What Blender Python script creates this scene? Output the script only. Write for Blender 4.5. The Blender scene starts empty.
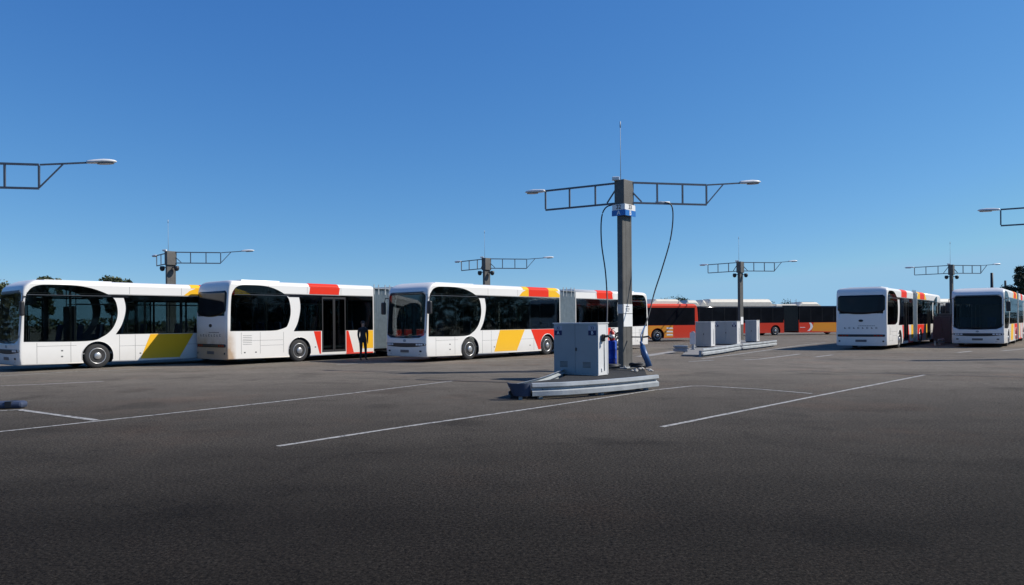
import bpy, bmesh, math, random
from math import sin, cos, pi, radians
from mathutils import Vector, Matrix
random.seed(11)
scene = bpy.context.scene
COL = scene.collection
CAMH = 1.68
ROLL = 0.0081

# ------------------------------------------------------------------ materials
MATS = {}
def nodes_of(m):
    m.use_nodes = True
    nt = m.node_tree
    return nt, nt.nodes, nt.links, nt.nodes['Principled BSDF']

def mat(name, col, rough=0.5, metal=0.0, var=0.06, scale=4.0, bump=0.0, bscale=40.0, spec=0.5, coat=0.0, emit=0.0):
    if name in MATS: return MATS[name]
    m = bpy.data.materials.new(name)
    nt, N, L, b = nodes_of(m)
    tc = N.new('ShaderNodeTexCoord')
    nz = N.new('ShaderNodeTexNoise'); nz.inputs['Scale'].default_value = scale; nz.inputs['Detail'].default_value = 6
    L.new(tc.outputs['Object'], nz.inputs['Vector'])
    mr = N.new('ShaderNodeMapRange')
    mr.inputs['From Min'].default_value = 0.25; mr.inputs['From Max'].default_value = 0.75
    mr.inputs['To Min'].default_value = 1 - var; mr.inputs['To Max'].default_value = 1 + var
    L.new(nz.outputs['Fac'], mr.inputs['Value'])
    mx = N.new('ShaderNodeVectorMath'); mx.operation = 'SCALE'
    mx.inputs[0].default_value = col
    L.new(mr.outputs['Result'], mx.inputs['Scale'])
    L.new(mx.outputs['Vector'], b.inputs['Base Color'])
    b.inputs['Roughness'].default_value = rough
    b.inputs['Metallic'].default_value = metal
    b.inputs['Specular IOR Level'].default_value = spec
    if coat: 
        b.inputs['Coat Weight'].default_value = coat; b.inputs['Coat Roughness'].default_value = 0.06
    if bump:
        n2 = N.new('ShaderNodeTexNoise'); n2.inputs['Scale'].default_value = bscale; n2.inputs['Detail'].default_value = 4
        L.new(tc.outputs['Object'], n2.inputs['Vector'])
        bp = N.new('ShaderNodeBump'); bp.inputs['Strength'].default_value = bump; bp.inputs['Distance'].default_value = 0.02
        L.new(n2.outputs['Fac'], bp.inputs['Height']); L.new(bp.outputs['Normal'], b.inputs['Normal'])
    if emit:
        b.inputs['Emission Color'].default_value = (*col, 1); b.inputs['Emission Strength'].default_value = emit
    MATS[name] = m
    return m

WHITE = (0.80, 0.78, 0.735)
def paint_mat(name, col, dirt=(0.30, 0.26, 0.21), dirt_amt=0.2, dirt_top=0.8, tail=None, gloss=True):
    """glossy vehicle paint with road film on the skirts and a very slight waviness of the sheet metal"""
    if name in MATS: return MATS[name]
    m = bpy.data.materials.new(name)
    nt, N, L, b = nodes_of(m)
    tc = N.new('ShaderNodeTexCoord'); sp = N.new('ShaderNodeSeparateXYZ')
    L.new(tc.outputs['Object'], sp.inputs[0])
    nz = N.new('ShaderNodeTexNoise'); nz.inputs['Scale'].default_value = 1.7; nz.inputs['Detail'].default_value = 8; nz.inputs['Roughness'].default_value = 0.65
    L.new(tc.outputs['Object'], nz.inputs['Vector'])
    mr = N.new('ShaderNodeMapRange'); mr.inputs['From Min'].default_value = 0.3; mr.inputs['From Max'].default_value = dirt_top
    mr.inputs['To Min'].default_value = 1; mr.inputs['To Max'].default_value = 0
    L.new(sp.outputs['Z'], mr.inputs['Value'])
    mu = N.new('ShaderNodeMath'); mu.operation = 'MULTIPLY'
    L.new(mr.outputs['Result'], mu.inputs[0]); L.new(nz.outputs['Fac'], mu.inputs[1])
    ad = N.new('ShaderNodeMath'); ad.operation = 'MULTIPLY_ADD'; ad.inputs[1].default_value = 2 * dirt_amt; ad.inputs[2].default_value = 0.02
    L.new(mu.outputs[0], ad.inputs[0])
    mx = N.new('ShaderNodeMix'); mx.data_type = 'RGBA'
    mx.inputs['A'].default_value = (*col, 1); mx.inputs['B'].default_value = (*dirt, 1)
    if tail:
        tr = N.new('ShaderNodeMapRange'); tr.inputs['From Min'].default_value = tail-.45; tr.inputs['From Max'].default_value = tail-.15
        tr.inputs['To Min'].default_value = .06
        L.new(sp.outputs['X'], tr.inputs['Value'])
        m2 = N.new('ShaderNodeMath'); m2.operation = 'MULTIPLY'; L.new(ad.outputs[0], m2.inputs[0]); L.new(tr.outputs['Result'], m2.inputs[1])
        L.new(m2.outputs[0], mx.inputs['Factor'])
    else: L.new(ad.outputs[0], mx.inputs['Factor'])
    L.new(mx.outputs['Result'], b.inputs['Base Color'])
    b.inputs['Roughness'].default_value = 0.36 if gloss else 0.55
    b.inputs['Specular IOR Level'].default_value = 0.45 if gloss else 0.14
    b.inputs['Coat Weight'].default_value = 0.15 if gloss else 0.03; b.inputs['Coat Roughness'].default_value = 0.08
    n2 = N.new('ShaderNodeTexNoise'); n2.inputs['Scale'].default_value = 1.3; n2.inputs['Detail'].default_value = 1
    L.new(tc.outputs['Object'], n2.inputs['Vector'])
    bp = N.new('ShaderNodeBump'); bp.inputs['Strength'].default_value = 0.12; bp.inputs['Distance'].default_value = 0.02
    L.new(n2.outputs['Fac'], bp.inputs['Height']); L.new(bp.outputs['Normal'], b.inputs['Normal'])
    MATS[name] = m
    return m

def glass_mat(name, tint, rgh=0.03, fk=.5):
    if name in MATS: return MATS[name]
    m = bpy.data.materials.new(name); m.use_nodes = True
    nt = m.node_tree; N = nt.nodes; L = nt.links
    N.remove(N['Principled BSDF'])
    out = N['Material Output']
    tr = N.new('ShaderNodeBsdfTransparent'); tr.inputs['Color'].default_value = (*tint, 1)
    gl = N.new('ShaderNodeBsdfGlossy'); gl.inputs['Roughness'].default_value = rgh
    fr = N.new('ShaderNodeFresnel'); fr.inputs['IOR'].default_value = 1.5
    tc = N.new('ShaderNodeTexCoord')
    n2 = N.new('ShaderNodeTexNoise'); n2.inputs['Scale'].default_value = 0.9; n2.inputs['Detail'].default_value = 1
    L.new(tc.outputs['Object'], n2.inputs['Vector'])
    bp = N.new('ShaderNodeBump'); bp.inputs['Strength'].default_value = 0.2; bp.inputs['Distance'].default_value = 0.02
    L.new(n2.outputs['Fac'], bp.inputs['Height']); L.new(bp.outputs['Normal'], gl.inputs['Normal'])
    mx = N.new('ShaderNodeMixShader')
    hf = N.new('ShaderNodeMath'); hf.operation = 'MULTIPLY'; hf.inputs[1].default_value = fk; L.new(fr.outputs[0], hf.inputs[0]); L.new(hf.outputs[0], mx.inputs[0]); L.new(tr.outputs[0], mx.inputs[1]); L.new(gl.outputs[0], mx.inputs[2])
    L.new(mx.outputs[0], out.inputs['Surface'])
    MATS[name] = m
    return m

M_WHITE = paint_mat('white_bus_paint', WHITE)
M_DUSTY = paint_mat('dusty_white_paint', (0.80, 0.78, 0.735), dirt=(0.46, 0.33, 0.22), dirt_amt=1.5, dirt_top=1.55, tail=18.2)
M_YELLOW = paint_mat('yellow_livery', (0.88, 0.485, 0.02), dirt_amt=.08, gloss=False)
M_RED = paint_mat('red_livery', (0.76, 0.030, 0.010), dirt_amt=.06, gloss=False)
M_OR = paint_mat('orange_livery', (0.78, 0.30, 0.03), dirt_amt=.07, gloss=False)
M_RED2 = paint_mat('vermilion_livery', (0.72, 0.05, 0.022), dirt_amt=.07, gloss=False)
M_CREAM = mat('cream_cover', (0.66, 0.61, 0.50), 0.5, var=0.08)
M_GLASS = glass_mat('tinted_side_glass', (0.54, 0.59, 0.59))
M_WIND = glass_mat('windscreen_glass', (0.60, 0.64, 0.66), fk=.28)
M_BLACKGLASS = mat('black_window_strip', (0.010, 0.011, 0.014), 0.08, var=0.3, scale=1.2, spec=.22)
M_BLACK = mat('black_plastic', (0.022, 0.022, 0.024), 0.5)
M_DARK = mat('dark_interior', (0.13, 0.13, 0.135), 0.8)
M_INTFLOOR = mat('interior_floor', (0.16, 0.16, 0.16), 0.7)
M_SEAT = mat('seat_fabric', (0.05, 0.08, 0.16), 0.9)
M_RAILY = mat('grab_rail', (0.32, 0.32, 0.32), 0.35)
M_TYRE = mat('tyre_rubber', (0.03, 0.03, 0.031), 0.85, var=0.2, bump=0.3)
M_RIM = mat('wheel_rim', (0.52, 0.52, 0.52), 0.35, metal=0.7, var=0.25, scale=9)
M_BELLOWS = mat('grey_bellows', (0.42, 0.46, 0.455), 0.75, var=0.12, scale=6)
M_DBELLOWS = mat('dark_bellows', (0.055, 0.06, 0.05), 0.8, var=0.2, scale=6)
M_SEAM = mat('panel_gap', (0.09, 0.09, 0.09), 0.7)
M_LAMPC = mat('lamp_lens', (0.70, 0.72, 0.74), 0.1)
M_TAILR = mat('tail_lamp', (0.28, 0.02, 0.015), 0.15)
M_PLATE = mat('number_plate', (0.10, 0.10, 0.11), 0.4, var=0.3, scale=20)
M_STEEL = mat('galvanised_steel', (0.36, 0.385, 0.40), 0.62, metal=0.12, var=0.22, scale=2.2, bump=0.15, bscale=18)
M_POLE = mat('weathered_steel_pole', (0.115, 0.11, 0.10), 0.6, metal=0.25, var=0.22, scale=2.5, bump=0.2)
M_TRUSS = mat('truss_steel', (0.13, 0.14, 0.16), 0.5, metal=0.4, var=0.2)
M_CAB = mat('cabinet_paint', (0.66, 0.66, 0.65), 0.42, var=0.05, scale=2, bump=0.05)
M_CABDOOR = mat('cabinet_door_paint', (0.36, 0.355, 0.34), 0.5, var=0.06, scale=2, bump=0.05)
M_NAVY = mat('navy_sign', (0.012, 0.02, 0.09), 0.4)
M_SIGNBLUE = mat('blue_sign', (0.02, 0.16, 0.48), 0.4)
M_SIGNWHITE = mat('white_sign', (0.80, 0.80, 0.78), 0.45, var=0.04)
M_INK = mat('sign_ink', (0.07, 0.07, 0.07), 0.6)
M_DRUM = mat('blue_plastic', (0.015, 0.06, 0.42), 0.35)
M_PLUG = mat('plug_blue', (0.03, 0.09, 0.22), 0.4)
M_REDPL = mat('red_plastic', (0.45, 0.03, 0.025), 0.4)
M_CABLE = mat('cable_rubber', (0.018, 0.02, 0.024), 0.55)
M_LUM = mat('luminaire_shell', (0.72, 0.72, 0.70), 0.35)
M_LUMD = mat('luminaire_bowl', (0.25, 0.25, 0.24), 0.2)
M_GRAVEL = mat('island_gravel', (0.020, 0.020, 0.019), 0.95, var=0.6, scale=30, bump=1.0, bscale=60)
M_BARK = mat('bark', (0.08, 0.06, 0.045), 0.9, var=0.3)
M_KERB_SHADE = mat('kerb_and_rail_shade', (0.035, 0.05, 0.09), 0.7, var=0.2)

def leaf_mat(name, c1, c2):
    m = bpy.data.materials.new(name)
    nt, N, L, b = nodes_of(m)
    g = N.new('ShaderNodeTexCoord'); nz = N.new('ShaderNodeTexNoise'); nz.inputs['Scale'].default_value = 1.3
    L.new(g.outputs['Object'], nz.inputs['Vector'])
    mx = N.new('ShaderNodeMix'); mx.data_type = 'RGBA'
    mx.inputs['A'].default_value = (*c1, 1); mx.inputs['B'].default_value = (*c2, 1)
    L.new(nz.outputs['Fac'], mx.inputs['Factor']); L.new(mx.outputs['Result'], b.inputs['Base Color'])
    b.inputs['Roughness'].default_value = 0.7
    MATS[name] = m
    return m
M_LEAF = leaf_mat('broad_foliage', (0.035, 0.055, 0.018), (0.075, 0.085, 0.035))
M_PINE = leaf_mat('pine_foliage', (0.015, 0.03, 0.015), (0.03, 0.05, 0.022))

# ------------------------------------------------------------------ mesh helpers
class MB:
    def __init__(s): s.bm = bmesh.new()
    def box(s, x0, x1, y0, y1, z0, z1, mi=0, bev=0.0):
        c = [(x0,y0,z0),(x1,y0,z0),(x1,y1,z0),(x0,y1,z0),(x0,y0,z1),(x1,y0,z1),(x1,y1,z1),(x0,y1,z1)]
        v = [s.bm.verts.new(p) for p in c]
        fs = [(0,3,2,1),(4,5,6,7),(0,1,5,4),(1,2,6,5),(2,3,7,6),(3,0,4,7)]
        out = []
        for f in fs:
            ff = s.bm.faces.new([v[i] for i in f]); ff.material_index = mi; out.append(ff)
        if bev:
            es = list({e for f in out for e in f.edges})
            bmesh.ops.bevel(s.bm, geom=es, offset=bev, segments=2, affect='EDGES', profile=0.5)
        return s
    def prism(s, pts, axis, a0, a1, mi=0):
        """pts: 2D outline; axis 'y': pts=(x,z) extruded y a0..a1; 'x': pts=(y,z); 'z': pts=(x,y)"""
        def P(p, a):
            return {'y': (p[0], a, p[1]), 'x': (a, p[0], p[1]), 'z': (p[0], p[1], a)}[axis]
        A = [s.bm.verts.new(P(p, a0)) for p in pts]; B = [s.bm.verts.new(P(p, a1)) for p in pts]
        n = len(pts); fs = []
        fs.append(s.bm.faces.new(A)); fs.append(s.bm.faces.new(B[::-1]))
        for i in range(n):
            j = (i+1) % n
            fs.append(s.bm.faces.new([A[j], A[i], B[i], B[j]]))
        for f in fs: f.material_index = mi
        return s
    def tube(s, path, r, n=8, closed=False, mi=0):
        path = [Vector(p) for p in path]
        rings = []
        for i, p in enumerate(path):
            a = path[max(i-1, 0)]; b = path[min(i+1, len(path)-1)]
            d = (b-a).normalized()
            up = Vector((0,0,1)) if abs(d.z) < 0.95 else Vector((1,0,0))
            u = d.cross(up).normalized(); w = d.cross(u)
            rr = r[i] if isinstance(r, (list, tuple)) else r
            rings.append([s.bm.verts.new(p + u*cos(2*pi*k/n)*rr + w*sin(2*pi*k/n)*rr) for k in range(n)])
        for i in range(len(rings)-1):
            for k in range(n):
                f = s.bm.faces.new([rings[i][k], rings[i][(k+1)%n], rings[i+1][(k+1)%n], rings[i+1][k]]); f.smooth = True; f.material_index = mi
        s.bm.faces.new(rings[0][::-1]).material_index = mi; s.bm.faces.new(rings[-1]).material_index = mi
        return s
    def bar(s, p, q, w, h=None, mi=0):
        """rectangular bar from p to q"""
        h = h or w
        p = Vector(p); q = Vector(q); d = (q-p).normalized()
        up = Vector((0,0,1)) if abs(d.z) < 0.95 else Vector((0,1,0))
        u = d.cross(up).normalized()*w/2; v = d.cross(u).normalized()*h/2
        A = [s.bm.verts.new(p + a*u + b*v) for a, b in ((-1,-1),(1,-1),(1,1),(-1,1))]
        B = [s.bm.verts.new(q + a*u + b*v) for a, b in ((-1,-1),(1,-1),(1,1),(-1,1))]
        s.bm.faces.new(A[::-1]).material_index = mi; s.bm.faces.new(B).material_index = mi
        for i in range(4):
            j = (i+1) % 4
            s.bm.faces.new([A[i], A[j], B[j], B[i]]).material_index = mi
        return s
    def lathe(s, prof, axis='z', o=(0,0,0), n=28, mi=0, smooth=True):
        """prof: (r, a) pairs along axis"""
        o = Vector(o); rings = []
        for r, a in prof:
            ring = []
            for k in range(n):
                c, d = cos(2*pi*k/n)*r, sin(2*pi*k/n)*r
                ring.append(s.bm.verts.new(o + (Vector((c, d, a)) if axis == 'z' else Vector((c, a, d)))))
            rings.append(ring)
        for i in range(len(rings)-1):
            for k in range(n):
                f = s.bm.faces.new([rings[i][k], rings[i][(k+1)%n], rings[i+1][(k+1)%n], rings[i+1][k]]); f.smooth = smooth; f.material_index = mi
        s.bm.faces.new(rings[0][::-1]).material_index = mi; s.bm.faces.new(rings[-1]).material_index = mi
        return s
    def build(s, name, mats, parent=None, loc=None, rotz=None):
        bmesh.ops.recalc_face_normals(s.bm, faces=s.bm.faces[:])
        me = bpy.data.meshes.new(name); s.bm.to_mesh(me); s.bm.free()
        o = bpy.data.objects.new(name, me); COL.objects.link(o)
        if not isinstance(mats, (list, tuple)): mats = [mats]
        for m in mats: me.materials.append(m)
        if parent: o.parent = parent
        if loc is not None: o.location = loc
        if rotz is not None: o.rotation_euler = (0, 0, rotz)
        return o

def thing(name, loc, rotz=0.0, label=None, cat=None, group=None):
    o = bpy.data.objects.new(name, None); COL.objects.link(o)
    o.location = loc; o.rotation_euler = (0, 0, rotz); o.empty_display_size = 0.3
    tag(o, label, cat, group)
    return o
def tag(o, label=None, cat=None, group=None, kind=None):
    if label: o['label'] = label
    if cat: o['category'] = cat
    if group: o['group'] = group
    if kind: o['kind'] = kind
    return o
def copy_tree(o, parent=None):
    c = o.copy(); COL.objects.link(c)
    if parent: c.parent = parent
    for ch in list(KIDS(o)): copy_tree(ch, c)
    return c
def KIDS(o): return [x for x in bpy.data.objects if x.parent == o]

def baked(o):
    """apply modifiers of o"""
    dg = bpy.context.evaluated_depsgraph_get(); dg.update()
    me = bpy.data.meshes.new_from_object(o.evaluated_get(dg))
    o.modifiers.clear(); old = o.data; o.data = me
    return o
def boolean(o, cutters):
    for c in cutters:
        md = o.modifiers.new('cut', 'BOOLEAN'); md.operation = 'DIFFERENCE'; md.object = c; md.solver = 'EXACT'
    baked(o)
    for f in o.data.polygons:
        f.use_smooth = not (abs(f.normal.y) > .985 or abs(f.normal.z) > .97 or abs(f.normal.x) > .999 or f.material_index != 0)
    for c in cutters:
        me = c.data; bpy.data.objects.remove(c); bpy.data.meshes.remove(me)
    return o

def text_part(txt, size, parent, loc, rot, m, ext=0.003, name='lettering'):
    cu = bpy.data.curves.new('txt', 'FONT'); cu.body = txt; cu.size = size; cu.extrude = ext
    cu.align_x = 'CENTER'; cu.align_y = 'CENTER'; cu.resolution_u = 3; cu.offset = size*0.02
    t = bpy.data.objects.new('txt', cu); COL.objects.link(t)
    dg = bpy.context.evaluated_depsgraph_get(); dg.update()
    me = bpy.data.meshes.new_from_object(t.evaluated_get(dg))
    bpy.data.objects.remove(t); bpy.data.curves.remove(cu)
    me.materials.clear(); me.materials.append(m)
    o = bpy.data.objects.new(name, me); COL.objects.link(o)
    o.parent = parent; o.location = loc; o.rotation_euler = rot
    return o

def smooth_curve(pts, sub=6, closed=True):
    """Catmull-Rom through pts; a point given as (x, z, 0) stays a sharp corner"""
    out = []; n = len(pts)
    for i in range(n):
        p0, p1, p2, p3 = pts[(i-1)%n], pts[i], pts[(i+1)%n], pts[(i+2)%n]
        if len(p1) == 3: p0 = p1
        if len(p2) == 3: p3 = p2
        if len(p1) == 3 and len(p2) == 3:
            out.append((p1[0], p1[1])); continue
        for k in range(sub):
            t = k/sub
            out.append(tuple(0.5*((2*p1[j]) + (-p0[j]+p2[j])*t + (2*p0[j]-5*p1[j]+4*p2[j]-p3[j])*t*t + (-p0[j]+3*p1[j]-3*p2[j]+p3[j])*t**3) for j in (0,1)))
    return out

# ------------------------------------------------------------------ bus shell
HW = 1.275
ZS = [.22,.26,.5,.8,.95,1.2,1.6,2.0,2.5,2.95,3.1,3.2,3.26,3.31,3.345,3.37]
def hw_of(z, off=0.0, top=3.37):
    zz = z + (3.37-top)
    r = HW
    if zz < .24: r = HW-.02
    if zz > 3.2:
        t = min(1, (zz-3.2)/.17); r = HW - .32*(1-math.sqrt(max(0, 1-t*t)))
    return r + off
def end_off(z, kind, top=3.37):
    zz = z + (3.37-top)
    if kind == 'front':
        o = 0.0
        if zz < .5: o = .03*(.5-zz)/.28
        if zz > .95: o = .14*(zz-.95)/2.0
        if zz > 2.95: o = .14 + .48*((zz-2.95)/.42)**2
        return o
    o = 0.0
    if zz > 1.9: o = .08*(zz-1.9)/1.1
    if zz > 3.0: o = .09 + .22*((zz-3.0)/.37)**2
    return o
def front_pt(t, z, kind, off=0.0, top=3.37):
    """t in degrees -90..90 -> (x measured inward from the end, y)"""
    D, p = (.25, .30) if kind == 'front' else (.20, .25)
    if kind == 'square': D, p = .16, .22
    h = hw_of(z, 0, top); a = radians(t)
    y = h*math.copysign(abs(sin(a))**p, sin(a))
    x = end_off(z, 'front' if kind == 'front' else 'rear', top) + D*(1-max(0.0, cos(a))**p)
    if off:
        n = Vector((-max(.02, cos(a))**1.2, math.copysign(abs(sin(a))**2.2, sin(a)))).normalized()
        x += n.x*off; y += n.y*off
    return x, y
TS = [-90,-89,-86,-82,-76,-68,-58,-46,-32,-18,-8,0,8,18,32,46,58,68,76,82,86,89,90]
TSF = [-90,-89.5,-88,-85,-80,-72,-60,-45,-30,-15,-6,-2,0,2,6,15,30,45,60,72,80,85,88,89.5,90]
def shell(x0, x1, fk, rk, top=3.37, zs=None):
    """closed body between x0 and x1. fk: shape of x0 end (None = flat), rk: of x1 end"""
    mb = MB(); bm = mb.bm; rings = []
    for z in (zs or ZS):
        ring = []
        if fk:
            for t in TSF:
                x, y = front_pt(t, z, fk, 0, top); ring.append((x0+x, y))
        else:
            ring += [(x0, -hw_of(z,0,top)), (x0, hw_of(z,0,top))]
        if rk:
            for t in reversed(TSF):
                x, y = front_pt(t, z, rk, 0, top); ring.append((x1-x, y))
        else:
            ring += [(x1, hw_of(z,0,top)), (x1, -hw_of(z,0,top))]
        rings.append([bm.verts.new((x, y, z)) for x, y in ring])
    n = len(rings[0])
    for i in range(len(rings)-1):
        for k in range(n):
            try:
                f = bm.faces.new([rings[i][k], rings[i][(k+1)%n], rings[i+1][(k+1)%n], rings[i+1][k]]); f.smooth = True
            except ValueError: pass
    bm.faces.new(rings[0][::-1]); bm.faces.new(rings[-1])
    return mb
def end_patch(xe, sgn, kind, z0, z1, tmax, off=.008, rows=14, cols=17, rc=.3, sag=0.0, thick=.006, top=3.37):
    """curved sheet lying on the front (sgn=1) or rear (sgn=-1) end, rounded corners, lower edge sagging in the middle"""
    bm = bmesh.new(); layers = []
    for o_ in (off, off-thick):
        g = []
        for i in range(rows+1):
            v = i/rows; row = []
            for j in range(cols+1):
                u = -1 + 2*j/cols
                zl = z0 + sag*(abs(u)**2.5)
                z = zl + (z1-zl)*v
                # rounded corners: pull in near top and bottom
                dz = min(z-zl, z1-z); c = 1.0
                if dz < rc: c = 1 - (rc - math.sqrt(max(0, rc*rc-(rc-dz)**2)))/1.2
                yt = u*c*tmax*hw_of(z,0,top)
                # invert y -> t
                p = .30 if kind == 'front' else (.25 if kind != 'square' else .22)
                q = min(1, abs(yt)/hw_of(z,0,top))
                t = math.copysign(math.degrees(math.asin(q**(1/p))), yt)
                x, y = front_pt(t, z, kind, o_, top)
                row.append(bm.verts.new((xe + sgn*x, y, z)))
            g.append(row)
        layers.append(g)
        for i in range(rows):
            for j in range(cols):
                f = bm.faces.new([g[i][j], g[i][j+1], g[i+1][j+1], g[i+1][j]]); f.smooth = True
    a, b = layers
    for j in range(cols):
        for i in (0, rows): bm.faces.new([a[i][j], a[i][j+1], b[i][j+1], b[i][j]])
    for i in range(rows):
        for j in (0, cols): bm.faces.new([a[i][j], a[i+1][j], b[i+1][j], b[i][j]])
    mb = MB(); mb.bm.free(); mb.bm = bm
    return mb

def wheel_obj(parent, x, side, r=.475, w=.29, dual=False):
    mb = MB()
    s = side
    ys = HW-.035
    prof = [(r-.17, 0), (r-.10, .0), (r-.03, -.02), (r, -.05), (r, -w+.05), (r-.03, -w+.02), (r-.12, -w)]
    prof = [(a, b) for a, b in prof]
    mb.lathe(prof, 'y', (0,0,0), 40)
    wl = mb.build('wheel', M_TYRE, parent, (x, ys*s, r))
    if s < 0: wl.rotation_euler = (0, 0, pi)
    mb = MB()
    R = r-.165
    mb.lathe([(R, -.12), (R, .005), (R-.02, .012), (R-.035, -.01), (R-.06, -.055), (.15, -.065), (.135, -.03), (.13, .03), (.11, .045), (.02, .05)], 'y', n=36)
    for k in range(10):
        a = 2*pi*k/10
        mb.lathe([(.018, -.066), (.018, -.03), (.01, -.026)], 'y', (cos(a)*.18, 0, sin(a)*.18), 6)
    for k in range(10):
        a = 2*pi*(k+.5)/10
        mb.lathe([(.032, -.062), (.032, -.0585)], 'y', (cos(a)*.245, 0, sin(a)*.245), 10, mi=1)
    mb.build('rim', [M_RIM, M_BLACK], wl)
    return wl

def side_part(name, pts, side, m, parent, off=.005, thick=.006, group=None):
    """flat part lying on one side wall; side -1 (left) or +1 (right)"""
    mb = MB()
    y1 = side*(HW+off); y0 = side*(HW+off-thick)
    mb.prism(pts, 'y', min(y0,y1), max(y0,y1))
    return mb.build(name, m, parent)
def clip_arch(pts, wheels, rad=.585, z0=.30):
    """cut wheel arches out of the lower edge of a polygon spanning x0..x1 (pts given with flat bottom edge at z0, first two points = bottom-left, bottom-right)"""
    (xa, za), (xb, zb) = pts[0], pts[1]
    rest = pts[2:]
    bottom = [(xa, za)]
    for xw in wheels:
        zc = .485; h = math.sqrt(max(0, rad*rad-(z0-zc)**2))
        a0 = math.atan2(z0-zc, -h); 
        if a0 < 0: a0 += 2*pi
        a1 = math.atan2(z0-zc, h)
        arc = [(xw+rad*cos(a0+(a1-a0)*k/14), zc+rad*sin(a0+(a1-a0)*k/14)) for k in range(15)]
        arc = [p for p in arc if xa+.002 < p[0] < xb-.002]
        if xw-h < xa and arc: bottom = [(xa, max(za, arc[0][1]))] if xw > xa-rad else bottom
        bottom += arc
        if xw+h > xb and arc: zb = arc[-1][1]
    bottom.append((xb, zb))
    return bottom + rest

# ------------------------------------------------------------------ white articulated bus
LEN = 18.2; J0, J1 = 9.35, 10.72
W1, W2, W3 = 2.7, 8.3, 14.8
ZB, ZT = 1.30, 2.86
FRONT_WIN = smooth_curve([(.20,1.08,0),(2.3,1.06),(2.85,1.2),(3.22,1.5),(3.42,1.95),(3.42,2.4),(3.25,2.76),(2.7,3.03),(2.05,3.17),(1.2,3.19),(.66,3.15),(.38,2.96),(.25,2.55)], 5)
BAND1 = smooth_curve([(3.36,ZB,0),(J0-.04,ZB,0),(J0-.04,ZT,0),(3.64,ZT,0),(3.74,2.45),(3.72,2.1),(3.58,1.65)], 5)
REAR_WIN = [(LEN-(x-.02), z if z > 1.5 else 1.34+(z-1.06)*.36) for x, z in [(a*.86+.02, b) for a, b in FRONT_WIN]]
BAND2 = [(LEN-a, b) for a, b in smooth_curve([(3.1,ZB,0),(LEN-J1-.04,ZB,0),(LEN-J1-.04,ZT,0),(3.36,ZT,0),(3.44,2.45),(3.42,2.1),(3.30,1.65)], 5)]
DOORS1 = [(.42, 1.62), (4.55, 5.85)]          # right side, front section
DOORS2 = [(12.35, 13.65)]                     # right side, rear section

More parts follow.
